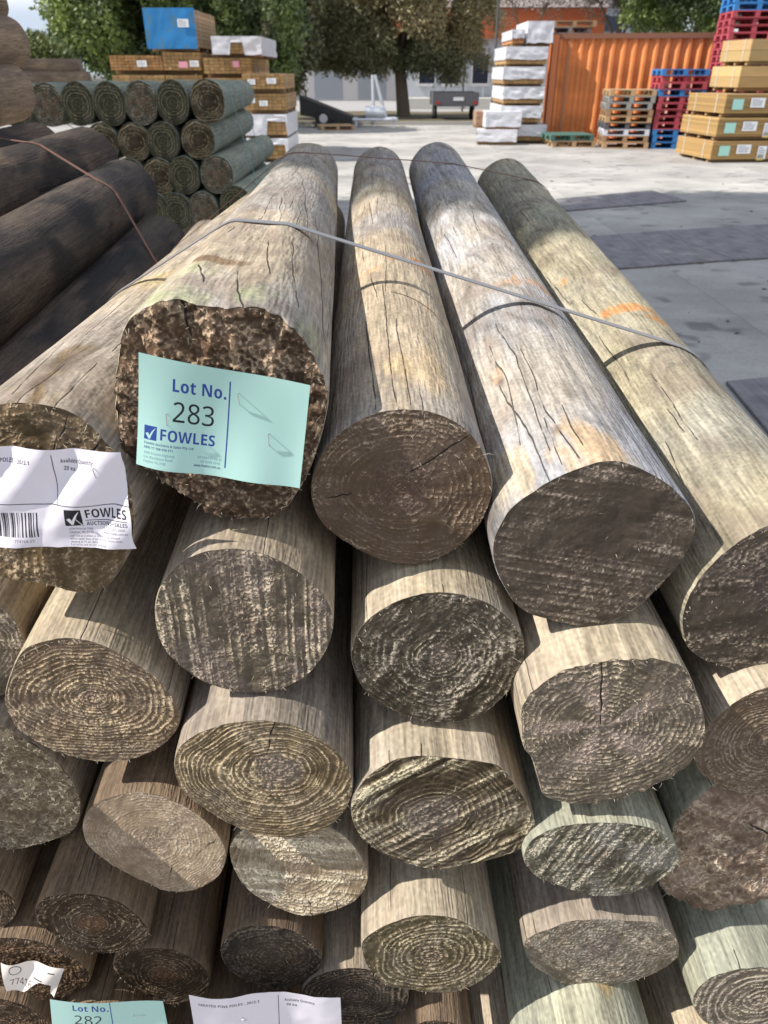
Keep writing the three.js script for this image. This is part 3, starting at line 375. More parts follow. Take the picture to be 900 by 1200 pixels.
[[70, 1300, 1.5, 0.075, 2, 'dark pole on the ground under the charcoal end'], [215, 1305, 1.53, 0.078, 2, 'dark pole on the ground under the two lower tags'], [400, 1285, 1.53, 0.078, 2, 'dark pole on the ground under the black-ended pole'], [590, 1265, 1.50, 0.070, 1, 'slim pole wedged between the thin brown and the pale green poles of the lowest row'], [770, 1345, 1.55, 0.085, 0, 'pole on the ground under the tan pole of the lowest row'], [605, 1150, 1.75, 0.06, 2, 'slim pole set back in the gap beside the angular grey end']].forEach(([x, y, z, r, sd, label], k) => front('L' + (40 + k), x, y, z, { r, side: sd, dark: 1, label }));
console.log('front stack built');

// ---------------------------------------------------------------- straps round the stacks
const steel = std([0.30, 0.29, 0.285], 0.5, { metalness: 0.6 }), rustM = std([0.20, 0.105, 0.07], 0.75, { metalness: 0.3 });
function strap(label, list, tOf, width, mat, group, off = 0.0022) {
  const pts = [], e = []; let mid = V3(), ax = V3();
  list.forEach((p) => { const t = tOf(p); for (let i = 0; i < p.NA; i += 2) pts.push(p.point(i, t, off)); mid.add(p.axis(t)); ax.add(p.a); });
  ax.normalize(); const q = pts.map((p) => [p.x, p.y, p]).sort((a, b) => a[0] - b[0] || a[1] - b[1]);
  const cr = (o, a, b) => (a[0] - o[0]) * (b[1] - o[1]) - (a[1] - o[1]) * (b[0] - o[0]), half = (l) => { const h = []; for (const p of l) { while (h.length > 1 && cr(h[h.length - 2], h[h.length - 1], p) <= 0) h.pop(); h.push(p); } h.pop(); return h; };
  const H = [...half(q), ...half(q.reverse())].map((h) => h[2]), C = H.reduce((a, b) => a.add(b), V3()).multiplyScalar(1 / H.length);
  const pos = [], idx = [], th = 0.0009, n = H.length;
  H.forEach((p, i) => { const t = H[(i + 1) % n].clone().sub(H[mod(i - 1, n)]).normalize(), nn = t.clone().cross(ax).normalize(); if (nn.dot(p.clone().sub(C)) < 0) nn.negate(); for (const [a, b] of [[-1, 1], [1, 1], [1, -1], [-1, -1]]) { const v = p.clone().addScaledVector(ax, a * width / 2).addScaledVector(nn, b * th).sub(C); pos.push(v.x, v.y, v.z); } });
  for (let i = 0; i < n; i++) for (let k = 0; k < 4; k++) { const a = i * 4 + k, b = i * 4 + (k + 1) % 4, c = ((i + 1) % n) * 4 + k, d = ((i + 1) % n) * 4 + (k + 1) % 4; idx.push(a, c, b, b, c, d); }
  const g = geo(pos, null, idx).toNonIndexed(); g.computeVertexNormals(); const o = mesh('steel_strap', g, mat); o.position.copy(C); return tag(o, label, 'strap', group);
}
const allFront = Object.values(poles);
const tAtD = (D) => (p) => clamp((D + p.C.z) / -p.a.z / p.L * 1, 0.01, 0.99);
strap('grey steel strap drawn tight across the weathered poles near their cut ends', allFront, (p) => clamp(((1.38 + p.axis(0).x * -0.03) + p.C.z) / (-p.a.z * p.L), 0.02, 0.98), 0.019, steel, 'straps round the front stack');
strap('thin rusty steel strap across the far ends of the weathered poles', allFront, (p) => clamp((2.8 + p.C.z) / (-p.a.z * p.L), 0.02, 0.98), 0.010, rustM, 'straps round the front stack');

// ---------------------------------------------------------------- paper tags stapled to the pole ends
function canvasTex(w, h, draw) { const c = document.createElement('canvas'); c.width = w; c.height = h; draw(c.getContext('2d'), w, h); const t = new THREE.CanvasTexture(c); t.colorSpace = THREE.SRGBColorSpace; t.magFilter = THREE.LinearFilter; return t; }
function tickBox(x, X, Y, s, col, bg) { x.fillStyle = col; x.fillRect(X, Y, s, s); x.fillStyle = bg; x.beginPath(); x.moveTo(X + s * 0.1, Y + s * 0.58); x.lineTo(X + s * 0.3, Y + s * 0.5); x.lineTo(X + s * 0.42, Y + s * 0.68); x.quadraticCurveTo(X + s * 0.6, Y + s * 0.3, X + s * 0.92, Y + s * 0.08); x.quadraticCurveTo(X + s * 0.62, Y + s * 0.5, X + s * 0.48, Y + s * 0.94); x.lineTo(X + s * 0.36, Y + s * 0.94); x.closePath(); x.fill(); }
const stapleM = std([0.62, 0.62, 0.64], 0.3, { metalness: 0.9 });
// corners TL, TR, BR, BL in pixels on the pole's end; lift(s, t) metres proud of it
function paper(pole, label, corners, tex, lift, edge, staples, uvBox = [0, 0, 1, 1]) {
  const NX = 40, NY = 28, pos = [], uv = [], idx = [], C = pole.C, n = pole.n, l0 = lift(0.5, 0.1), q = corners.map(([x, y]) => onPlane(x, y, C.clone().addScaledVector(n, 0.006 + l0), n));
  const o = thing('paper_tag', label, 'tag', 'paper tags on the pole ends', C);
  const P = (s, t) => { const a = q[0].clone().lerp(q[1], s), b = q[3].clone().lerp(q[2], s); return a.lerp(b, t).addScaledVector(n, lift(s, t) - l0).sub(C); };
  for (let j = 0; j <= NY; j++) for (let i = 0; i <= NX; i++) { let s = i / NX, t = j / NY; const [es, et] = edge ? edge(s, t) : [s, t]; const p = P(es, et); pos.push(p.x, p.y, p.z); uv.push(lerp(uvBox[0], uvBox[2], es), 1 - lerp(uvBox[1], uvBox[3], et)); }
  for (let j = 0; j < NY; j++) for (let i = 0; i < NX; i++) { const a = j * (NX + 1) + i, b = a + NX + 1; idx.push(a, b, a + 1, a + 1, b, b + 1); }
  mesh('sheet', geo(pos, uv, idx), new THREE.MeshPhysicalMaterial({ map: tex, roughness: 0.75, side: THREE.DoubleSide, transmission: 0.06, thickness: 0 }), o);
  for (const [s, t, an, len, h] of staples) { const a = P(s, t), b = P(s + Math.cos(an) * len, t + Math.sin(an) * len), m = n.clone().multiplyScalar(h); mesh('staple', merge([bar(a, a.clone().add(m), 0.0007, 0.0007, 6), bar(a.clone().add(m), b.clone().addScaledVector(n, h * 0.4), 0.0007, 0.0007, 6), bar(b, b.clone().addScaledVector(n, h * 0.4), 0.0007, 0.0007, 6)]), stapleM, o); }
  return o;
}
const MINT = '#b4dcd2', BLUE = '#2b4796';
function lotTag(num) {
  return canvasTex(1024, 620, (x, w, h) => {
    x.fillStyle = MINT; x.fillRect(0, 0, w, h); x.fillStyle = BLUE; x.font = 'bold 96px sans-serif'; x.fillText('Lot No.', 196, 176); x.fillRect(538, 70, 9, 500);
    x.fillStyle = '#16181c'; x.font = '158px sans-serif'; x.fillText(num, 204, 344);
    tickBox(x, 42, 388, 78, BLUE, MINT); x.fillStyle = BLUE; x.font = 'bold 88px sans-serif'; x.fillText('FOWLES', 134, 458, 370);
    x.fillStyle = '#3a4f72'; x.font = 'bold 20px sans-serif'; x.fillText('Fowles Auctions & Sales Pty Ltd', 44, 492, 300); x.fillText('ABN 17 188 938 911', 44, 516, 180);
    x.fillStyle = '#7fa0a8'; x.fillText('1099 Princes Highway', 44, 546, 190); x.fillText('Cnr Blackburn Road', 44, 570, 180); x.fillText('Clayton Vic 3168', 44, 594, 140); x.fillText('03 9264 57-00-25', 370, 536, 150); x.fillText('03 9265 2018', 390, 560, 130);
    x.fillStyle = '#33485f'; x.fillText('www.fowles.com.au', 350, 584, 165);
  });
}
paper(poles.P2, 'mint green paper tag reading Lot No. 283 stapled to the torn pole end', [[163, 412], [364, 450], [351, 573], [160, 543]], lotTag('283'), (s, t) => 0.012 + 0.004 * Math.sin(s * 5.5 + 0.6) + 0.010 * s * s * (1 - t * 0.4) - 0.005 * Math.sin(t * 3) + 0.004 * Math.sin(s * 11) * t,
  (s, t) => [s, t < 0.02 || t > 0.98 ? t + 0.012 * Math.sin(s * 4) : t], [[0.58, 0.2, 1.45, 0.10, 0.006], [0.78, 0.52, 1.5, 0.11, 0.005], [0.17, 0.49, 1.5, 0.1, 0.004]]);
function whiteTag(qty) {
  return canvasTex(1024, 560, (x, w, h) => {
    x.fillStyle = '#e6e0e8'; x.fillRect(0, 0, w, h); x.fillStyle = '#35323c'; x.font = 'bold 30px sans-serif'; x.fillText('TREATED PINE POLES - 20/2.1', 60, 84, 470); x.fillText('Available Quantity:', 640, 80, 210); x.fillText(qty, 650, 122, 80);
    x.fillRect(596, 30, 5, 282); x.fillRect(0, 308, w, 5); x.font = '24px sans-serif';
    const R = rng(5); let X = 110; while (X < 470) { const b = 3 + Math.floor(R() * 4) * 3; x.fillRect(X, 360, b, 140); X += b + 3 + Math.floor(R() * 3) * 4; } x.fillText('774164-23', 330, 532);
    tickBox(x, 640, 330, 96, '#1c1c22', '#f0ecf0'); x.fillStyle = '#1c1c22'; x.font = 'bold 74px sans-serif'; x.fillText('FOWLES', 752, 384, 252); x.fillRect(752, 396, 252, 4); x.font = 'bold 30px sans-serif'; x.fillText('AUCTIONS+SALES', 756, 428, 248);
    x.font = '20px sans-serif'; x.fillText('1099 Princes Hwy', 652, 452, 140); x.fillText('Clayton, Vic 3168', 652, 474, 140); x.fillText('T 03 9265 2000', 850, 452, 140); x.fillText('www.fowles.com.au', 850, 474, 150);
    x.font = '16px sans-serif'; x.fillText('Lots sold as is where is. Goods to be removed', 652, 496, 300); x.fillText('within seven days of the auction. Terms apply', 652, 514, 310); x.fillText('viewing at 10 am daily', 652, 532, 160); x.fillText('Full terms are on our website', 652, 549, 220);
  });
}
const wt = whiteTag('20 ea');
paper(poles.P1, 'crumpled white barcode tag reading 20 ea stapled to the cracked pole end', [[-60, 524], [141, 531], [157, 645], [-50, 642]], wt, (s, t) => 0.012 + 0.006 * Math.abs(Math.sin(s * 9 + t * 2.4)) + 0.003 * Math.sin(t * 9 + s * 14) + 0.004 * fbm(s * 7 + 3, t * 5 + 3, 4, 3),
  (s, t) => [s > 0.97 ? s + 0.02 * (fbm(t * 7, 1, 3, 3) - 0.5) : s, t > 0.98 ? t + 0.02 * (fbm(s * 9, 5, 3, 3) - 0.5) : t], [[0.83, 0.16, 1.45, 0.09, 0.004], [0.69, 0.68, 1.2, 0.09, 0.003]]);
paper(poles.L31, 'mint green paper tag reading Lot No. 282 on the lowest row', [[58, 1172], [190, 1177], [199, 1236], [60, 1228]], lotTag('282'), (s, t) => 0.016 + 0.004 * Math.sin(s * 5) + 0.01 * (1 - t), null, [[0.72, 0.3, 0.1, 0.1, 0.004]], [0, 0.11, 1, 1]);
paper(poles.L33, 'white barcode tag with a wavy top edge on the lowest row', [[222, 1163], [399, 1162], [402, 1238], [222, 1238]], wt, (s, t) => 0.02 + 0.005 * Math.sin(s * 8) + 0.012 * (1 - t) + 0.003 * fbm(s * 8, t * 5, 6, 3), (s, t) => [s + (s < 0.02 ? 0.06 * t : 0), t < 0.05 ? t + 0.05 * (fbm(s * 5, 3, 8, 2) - 0.5) : t], [[0.35, 0.35, 1.2, 0.06, 0.003]]);
paper(poles.L26, 'small torn curling white ticket printed 774 on a brown pole end', [[1, 1128], [79, 1124], [64, 1166], [8, 1161]], canvasTex(512, 256, (x, w, h) => { x.fillStyle = '#ece2da'; x.fillRect(0, 0, w, h); x.strokeStyle = '#33303a'; x.lineWidth = 7; x.beginPath(); x.ellipse(110, 60, 46, 40, 0, 0, 7); x.stroke(); x.fillStyle = '#33303a'; x.font = '78px sans-serif'; x.fillText('77416', 50, 200); x.fillRect(270, 110, 90, 8); x.fillRect(390, 40, 60, 8); }),
  (s, t) => 0.006 + 0.014 * s * s + 0.004 * Math.sin(s * 9 + t * 3), (s, t) => [s, t * (1 - 0.55 * Math.sin(s * 2.6) * sstep(0.3, 0.7, s) * (s < 0.88 ? 1 : 0.4)) + 0.02 * Math.sin(s * 12)], []);

// ---------------------------------------------------------------- the dark pole stack on the left
{
  const DG = 'dark poles in the neighbouring stack', A = [0.47, 0.38, 0.30], B = [0.20, 0.185, 0.18];
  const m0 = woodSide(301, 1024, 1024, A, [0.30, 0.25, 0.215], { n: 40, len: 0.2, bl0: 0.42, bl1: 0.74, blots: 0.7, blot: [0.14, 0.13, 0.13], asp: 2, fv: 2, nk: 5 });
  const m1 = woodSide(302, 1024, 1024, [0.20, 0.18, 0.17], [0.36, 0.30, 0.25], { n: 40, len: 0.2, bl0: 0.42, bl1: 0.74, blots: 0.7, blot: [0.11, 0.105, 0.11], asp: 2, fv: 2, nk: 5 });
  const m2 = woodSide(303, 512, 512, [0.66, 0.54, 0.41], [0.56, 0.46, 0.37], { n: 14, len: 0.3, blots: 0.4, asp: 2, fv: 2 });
  m1.roughness = 0.75; m0.roughness = 0.85;
  const put = (fx, fy, fz, vx, vy, r, m, label, seed, taper = 0.92, L = 2.5) => { const F = at(fx, fy, fz), d = ray(vx, vy).normalize(), p = new Pole({ seed, C: F.clone().addScaledVector(d, -L), dir: d, L, r, label, group: DG, NS: 60, NA: 96, taper, lump: 0.03, vm: 2.4 }); return p.build(m, darkEnd, plainEnd); };
  const c = put(186, 290, 2.95, 430, 5, 0.133, m1, 'blackish pole lowest of the neighbouring stack, resting against the front stack', 41);
  const b = put(148, 226, 3.02, 440, 25, 0.136, m1, 'charcoal stained pole under the rusty strap, between two dark poles', 42);
  const a = put(104, 188, 3.1, 560, 10, 0.138, m0, 'dark brown blotched pole above the charcoal one in the neighbouring stack', 43);
  const z = put(46, 182, 3.25, 560, 20, 0.140, m0, 'brown pole just under the stacked pale-brown pole ends', 44);
  put(10, 108, 3.4, 480, 40, 0.135, m2, 'pale brown pole lying on the dark stack below another pale one', 45, 0.9);
  put(8, 50, 3.45, 480, 30, 0.118, m2, 'pale brown pole second from the top of the neighbouring stack', 46, 0.9);
  put(-14, 4, 3.5, 480, 20, 0.105, m2, 'topmost pale brown pole of the neighbouring stack', 47, 0.9);
  strap('rusty steel strap draped over the dark poles', [z, a, b, c], () => 0.82, 0.014, rustM, 'straps round the neighbouring stack');
  // two long pale poles farther off
  const put2 = (fx, fy, D, r, label, seed) => { const F = atD(fx, fy, D), p = new Pole({ seed, C: F.clone().add(V3(-4, 0, 0.4)), dir: V3(4, 0, -0.4), L: 4, r, label, group: 'pale poles lying behind the neighbouring stack', NS: 20, NA: 40, vm: 1 }); p.build(m2, plainEnd, plainEnd); };
  put2(98, 80, 9, 0.10, 'long pale pole on top of the low heap behind the dark stack', 51); put2(108, 95, 8.9, 0.10, 'long pale pole at the bottom of the low heap behind the dark stack', 52);
}
// ---------------------------------------------------------------- green treated poles, cut ends to the camera
{
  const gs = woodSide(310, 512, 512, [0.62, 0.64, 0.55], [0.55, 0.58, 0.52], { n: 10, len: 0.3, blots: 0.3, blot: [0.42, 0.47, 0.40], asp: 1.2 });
  const ends = [woodEnd(411, { ...EN.grey, dark: [0.17, 0.175, 0.14], light: [0.56, 0.54, 0.40], base: 0.2, rings: 0.6, nr: 6, saw: 0, noise: 0.6, core: [0.30, 0.26, 0.2], coreAmt: 0.6 }, 256), woodEnd(412, { ...EN.grey, dark: [0.19, 0.19, 0.15], base: 0.2, rings: 0.55, nr: 8, saw: 0, noise: 0.6, star: 0.6, core: [0.45, 0.31, 0.22] }, 256), woodEnd(413, { ...EN.tan, dark: [0.18, 0.16, 0.12], light: [0.66, 0.6, 0.43], base: 0.22, rings: 0.6, nr: 6, saw: 0, noise: 0.7, core: [0.22, 0.18, 0.13], coreR: 0.45, coreAmt: 0.8 }, 256)];
  const rows = [[[18, 124, 0], [55, 123, 1], [91, 122, 0], [128, 122, 0], [165, 121, 1], [202, 120, 0], [243, 119, 2]], [[120, 168, 2], [157, 167, 2], [191, 166, 0], [232, 164, 2]], [[152, 208, 0], [186, 208, 2], [215, 206, 0], [254, 205, 1]], [[180, 247, 0], [207, 248, 0], [238, 247, 1], [276, 240, 0]]];
  const names = ['top', 'second', 'third', 'lowest'], list = [];
  rows.forEach((row, j) => row.forEach(([x, y, e], i) => {
    const last = i === row.length - 1, C = atD(x, y, 6.4 - j * 0.04), r = last ? 0.127 : 0.119, pts = Array.from({ length: 16 }, (_, k) => { const a = k / 16 * 6.2832, q = 1 + 0.05 * (hash(k, i + j * 9, 3) - 0.5); return [Math.cos(a) * r * q, Math.sign(Math.sin(a)) * Math.pow(Math.abs(Math.sin(a)), 0.85) * (j ? 0.138 : 0.150) * q]; }), fromEdge = ['end', 'second', 'third', 'fourth', 'fifth', 'sixth', 'seventh'][row.length - 1 - i];
    const p = new Pole({ seed: 600 + j * 20 + i, C, dir: V3(-0.06 + 0.03 * j, 0, -1), L: 2.6, r, pts, NS: 12, NA: 48, NR: 8, vm: 1, lump: 0.015, name: 'treated_pole', group: 'green treated poles with ringed ends', label: fromEdge === 'end' ? `green treated pole at the open side of the ${names[j]} row of ringed ends` : `green treated pole ${fromEdge} from the open side of the ${names[j]} row` });
    p.build(gs, ends[e], ends[0]); list.push(p);
  }));
  const cy = std([0.10, 0.30, 0.27], 0.5);
  strap('green plastic band round the green treated poles near their ringed ends', list, () => 0.16, 0.016, cy, 'bands round the green poles'); strap('green plastic band round the middle of the green treated poles', list, () => 0.42, 0.016, cy, 'bands round the green poles');
  // bearers that carry them
  for (const z of [0.5, 2.0]) { const y0 = list[list.length - 1].C.y - 0.14; const o = mesh('timber_bearer', box(2.6, Math.max(0.1, y0), 0.1, 0, 0, 0), std([0.25, 0.2, 0.14], 0.9)); o.position.set(-2.2, y0 / 2, -6.3 - z); tag(o, z < 1 ? 'timber bearer under the near ends of the green poles' : 'timber bearer under the far ends of the green poles', 'bearer', 'bearers under the green poles'); }
}
console.log('side stacks built');
// ---------------------------------------------------------------- packs of sawn timber
const grainT = (() => { const h = new Float32Array(256 * 256), map = dataTex(256, 256, (i, j, c) => { const a = fbm(i / 64, j / 4, 91, 4, 4, 64), b = vn(i / 4, j / 2, 92, 64, 128); const k = 0.86 + 0.22 * (a - 0.5) + 0.08 * (b - 0.5); c[0] = k; c[1] = k * 0.985; c[2] = k * 0.96; }, true); return map; })();
const boardM = new THREE.MeshStandardMaterial({ map: grainT, vertexColors: true, roughness: 0.8 }), bearerM = std([0.34, 0.23, 0.12], 0.9), bandM = std([0.55, 0.52, 0.45], 0.5);
const wrapT = dataTex(256, 256, (i, j, c) => { const a = fbm(i / 24, j / 24, 95, 4, 11, 11); const k = 0.84 + 0.08 * (a - 0.5); c[0] = k; c[1] = k * 1.0; c[2] = k * 1.02; }, true);
const wrapM = { white: new THREE.MeshPhysicalMaterial({ map: wrapT, roughness: 0.35 }), blue: std([0.05, 0.27, 0.62], 0.4) };
const labelM = canvasTex(128, 96, (x, w, h) => { x.fillStyle = '#eef0f0'; x.fillRect(0, 0, w, h); x.fillStyle = '#556'; for (let k = 0; k < 5; k++) x.fillRect(12, 14 + k * 15, 60 + (k * 37) % 40, 5); });
const lm = { w: std('#ffffff', 0.7), m: std([0.42, 0.72, 0.62], 0.7), p: std([0.8, 0.35, 0.42], 0.7), y: std([0.85, 0.6, 0.1], 0.7) }; lm.w.map = labelM;
// x, y, z: front bottom corner on the camera's left or right; the pack runs away from it
function pack(label, group, x, y, z, w, h, d, o = {}) {
  const g = thing('timber_pack', label, 'timber pack', group, V3(x, y, z)); g.rotation.y = o.turn ?? 0; const R = rng(Math.floor(Math.abs(x * 997 + y * 331 + z * 77)));
  const b0 = 0.07, nx = o.nx ?? 9, ny = o.ny ?? 5, bw = w / nx, bh = (h - b0) / ny, list = [], col = o.col ?? [0.50, 0.31, 0.13];
  for (let j = 0; j < ny; j++) for (let i = 0; i < nx; i++) { const k = 0.78 + R() * 0.42, jz = (R() - 0.5) * 0.03; list.push(tint(box(bw - 0.006, bh - 0.006, d + jz, (i + 0.5) * bw, b0 + (j + 0.5) * bh, -d / 2), [col[0] * k, col[1] * k * (0.96 + R() * 0.08), col[2] * k])); }
  const bs = mesh('boards', merge(list), boardM, g); bs.userData.kind = 'stuff';
  for (const t of [0.12, 0.5, 0.88]) mesh('bearer', box(w * 0.98, b0, 0.09, w / 2, b0 / 2 - 0.001, -d * t), bearerM, g);
  for (const t of [0.22, 0.78]) mesh('band', merge([box(w + 0.01, 0.004, 0.03, w / 2, h + 0.002, -d * t), box(0.004, h - b0, 0.03, -0.004, b0 + (h - b0) / 2, -d * t), box(0.004, h - b0, 0.03, w + 0.004, b0 + (h - b0) / 2, -d * t)]), bandM, g);
  for (const [lx, ly, lw, lh, c] of o.labels ?? []) { const l = mesh('paper_label', box(lw, lh, 0.004, lx, ly, 0.024), lm[c], g); }
  if (o.wrap) {
    const NX = 26, NY = 10, ND = 26, low = o.low ?? 0.3, parts = [], off = 0.015, S1 = R() * 90, pl = (nu, nv, f) => { const p = [], ix = [], uv = []; for (let j = 0; j <= nv; j++) for (let i = 0; i <= nu; i++) { const q = f(i / nu, j / nv); p.push(...q); uv.push(i / nu * 2, j / nv); } for (let j = 0; j < nv; j++) for (let i = 0; i < nu; i++) { const a = j * (nu + 1) + i, b = a + nu + 1; ix.push(a, a + 1, b, a + 1, b + 1, b); } parts.push(geo(p, uv, ix)); };
    const wr = (a, b, k) => 0.022 * (fbm(a * 6 + S1, b * 4 + S1, k, 3) - 0.5) * 2, lo = (u) => b0 + (h - b0) * (low + (o.gap ? (u > o.gap[0] && u < o.gap[1] ? 0.65 : -0.1) : 0) + 0.1 * (fbm(u * 6 + S1, 2, 3, 2) - 0.5));
    pl(NX, NY, (u, v) => [lerp(-off, w + off, u), lerp(lo(u), h + off, v), 0.03 + wr(u * w, v, 1) * (0.2 + v * (1 - v) * 4)]); // front
    pl(ND, NY, (u, v) => [w + off + wr(u * d, v, 2) * v * (1 - v) * 4, lerp(lo(0.02) - 0.02, h + off, v), lerp(0.03, -d - 0.03, u)]); // right
    pl(ND, NY, (u, v) => [-off + wr(u * d, v, 3) * v * (1 - v) * 4, lerp(lo(0.98) - 0.02, h + off, v), lerp(-d - 0.03, 0.03, u)]); // left
    pl(NX, NX, (u, v) => [lerp(-off, w + off, u), h + off + wr(u, v, 4) * u * (1 - u) * v * (1 - v) * 10, lerp(0.03, -d - 0.03, v)]); // top
    const m = o.wrap === 'blue' ? wrapM.blue : wrapM.white; m.side = THREE.DoubleSide; mesh('plastic_wrap', merge(parts), m, g);
  }
  return g;
}
const X = (px, D, y = 100) => atD(px, y, D).x;
const LG = 'timber packs behind the green poles', RG = 'timber packs beside the pallets', WG = 'white wrapped packs stacked beside the container';
{ // left group, 18 m off
  const D = 18.2, z = -D, x0 = X(284, D), w = X(333, D) - x0;
  pack('white wrapped pack on the ground with boards showing, behind the green poles', LG, x0, 0, z, w, 0.46, 2.2, { wrap: 'white', low: 0.05, gap: [0.42, 0.96], nx: 8 });
  pack('white wrapped pack lying on another wrapped pack, behind the green poles', LG, x0, 0.475, z - 0.02, w, 0.45, 2.2, { wrap: 'white', low: 0.05, gap: [0.5, 0.97], nx: 8 });
  pack('bare pine pack lying on the white wrapped packs', LG, x0 + 0.02, 0.95, z - 0.03, w, 0.38, 2.2, { ny: 5, labels: [[0.15, 0.25, 0.14, 0.09, 'w'], [0.4, 0.2, 0.18, 0.1, 'w']] });
  pack('bare pine pack with two labels on top of the stack holding white wrapped packs', LG, x0, 1.345, z, w, 0.35, 2.2, { ny: 5, labels: [[0.2, 0.2, 0.16, 0.1, 'w'], [0.62, 0.22, 0.2, 0.1, 'w']] });
  const D2 = 19.2, a = X(241, D2), b = X(296, D2);
  for (let k = 0; k < 4; k++) pack('bare pine pack low in the stack that carries the white-topped pack', LG, a, k * 0.405, -D2, b - a, 0.4, 3, {});
  pack('bare pine pack with a pink label below the white-topped pack', LG, a, 1.625, -D2, b - a, 0.37, 3, { labels: [[0.72, 0.25, 0.14, 0.12, 'p']] });
  pack('flat pack under loose white plastic next to the blue pack', LG, a + 0.25, 2.0, -D2 + 0.05, b - a, 0.38, 2.6, { wrap: 'white', low: 0.05, gap: [0.36, 0.62] });
  const D3 = 19.6, c = X(133, D3), d = X(194, D3), e = X(239, D3);
  for (let k = 0; k < 4; k++) { pack('rough pine pack under the one-label pack behind the green poles', LG, c, k * 0.42, -D3, d - c, 0.41, 3, {}); pack('plain pine pack low in the stack that carries the blue pack', LG, d + 0.02, k * 0.42, -D3, e - d - 0.04, 0.41, 3, {}); }
  pack('rough pine pack with one white label, top of the stack next to the blue pack', LG, c, 1.69, -D3, d - c, 0.36, 3, { col: [0.52, 0.28, 0.11], labels: [[0.72, 0.2, 0.22, 0.12, 'w']], nx: 14 });
  pack('pine pack with a pink and a white label directly under the blue pack', LG, d + 0.02, 1.69, -D3 + 0.03, e - d - 0.04, 0.42, 3, { labels: [[0.45, 0.18, 0.2, 0.12, 'p'], [0.7, 0.2, 0.2, 0.12, 'w']] });
  const f = X(181, D3), q = X(236, D3); const bp = pack('blue fronted timber pack on top of the pine packs', LG, f, 2.13, -D3 + 0.04, q - f, 0.78, 2.4, { col: [0.52, 0.34, 0.18], ny: 9, labels: [] });
  { const w2 = q - f, g = new THREE.PlaneGeometry(w2 + 0.05, 0.76, 30, 14), p = g.attributes.position; for (let i = 0; i < p.count; i++) p.setZ(i, 0.02 * fbm(p.getX(i) * 5 + 9, p.getY(i) * 4 + 9, 8, 3)); g.computeVertexNormals(); g.translate(w2 / 2, 0.42, 0.028); const bl = dataTex(128, 128, (i, j, c) => { const a = fbm(i / 10, j / 30, 96, 4), s = sstep(0.6, 0.75, a); c[0] = lerp(0.16, 0.32, s); c[1] = lerp(0.50, 0.47, s); c[2] = lerp(0.74, 0.56, s); }, true); mesh('blue_sheet', g, new THREE.MeshStandardMaterial({ map: bl, roughness: 0.6, side: THREE.DoubleSide }), bp); mesh('paper_label', box(0.24, 0.15, 0.004, w2 * 0.78, 0.52, 0.062), lm.w, bp); }
}
{ // right group
  const c0 = onGround(831, 191), turn = 0.10, Lg = 4.6, pine = [0.56, 0.36, 0.14];
  const lab = (s) => [[0.28, 0.24, 0.24, 0.20, 'm'], [0.72, 0.27, 0.32, 0.18, 'w'], [1.15, 0.2, 0.2, 0.26, 'w'], [1.13, 0.1, 0.15, 0.1, 'y'], [1.62, 0.28 + s, 0.26, 0.16, 'w']];
  const at3 = (k) => ({ x: c0.x - 0.02 * k + [0, 0.05, 0.16][k], z: c0.z + [0, -0.02, -0.08][k] });
  ['lowest', 'middle', 'top'].forEach((n, k) => { const p = at3(k); pack(`honey coloured timber pack with paper labels, ${n} of the three in front of the pallets`, RG, p.x, k * 0.445, p.z, Lg, 0.43, 1.75, { turn, nx: 3, ny: 8, col: pine, labels: lab(k * 0.01) }); });
  for (let k = 0; k < 2; k++) { const D = 19.2; pack(k ? 'pale clean timber pack on top of the tall right-hand timber stack' : 'pale clean timber pack lying on the honey coloured packs', RG, X(858, D) + (k ? 0.12 : 0), 1.36 + k * 0.5, -D + 0.3, 4.2, 0.48, 1.3, { turn, nx: 3, ny: 2, col: [0.66, 0.47, 0.22] }); }
}
{ // white wrapped packs by the container
  const D = 23.4, x0 = X(590, D), x1 = X(637, D), h = 0.455;
  for (let k = 0; k < 5; k++) pack(k === 0 ? 'white wrapped timber pack at the foot of the tall wrapped stack' : 'white wrapped timber pack in the tall stack between its foot and the small top pack', WG, x0 + [0.18, -0.02, 0.02, -0.02, 0.02][k], k * 0.462, -D + [0, 0.05, 0.02, 0.05, 0][k], x1 - x0, h, 2.4, { wrap: 'white', low: 0.28, nx: 8, turn: 0.0 });
  pack('small white wrapped pack with orange board ends on top of the wrapped stack', WG, x0 + 0.55, 2.32, -D, (x1 - x0) * 0.6, 0.55, 2, { wrap: 'white', low: 0.02, nx: 6 });
  pack('white wrapped sliver of timber standing on the wrapped stack beside the small pack', WG, x0 + 0.15, 2.32, -D, 0.3, 0.36, 2, { wrap: 'white', low: 0.4, nx: 2, col: [0.6, 0.27, 0.1] });
  pack('short white wrapped pack lying in front of the tall wrapped stack', WG, X(563, 22.8), 0, -22.9, X(610, 22.8) - X(563, 22.8), 0.36, 1.1, { wrap: 'white', low: 0.05, col: [0.6, 0.5, 0.3], turn: -0.12 });
  pack('bulging white plastic bundle on the short wrapped pack', WG, X(572, 23), 0.37, -23, 0.95, 0.42, 0.8, { wrap: 'white', low: 0.0 });
  pack('upright pinkish timber bundle beside the bulging white bundle', WG, X(560, 23.6), 0.37, -23.6, 0.25, 0.42, 0.8, { nx: 2, col: [0.5, 0.3, 0.2] });
}
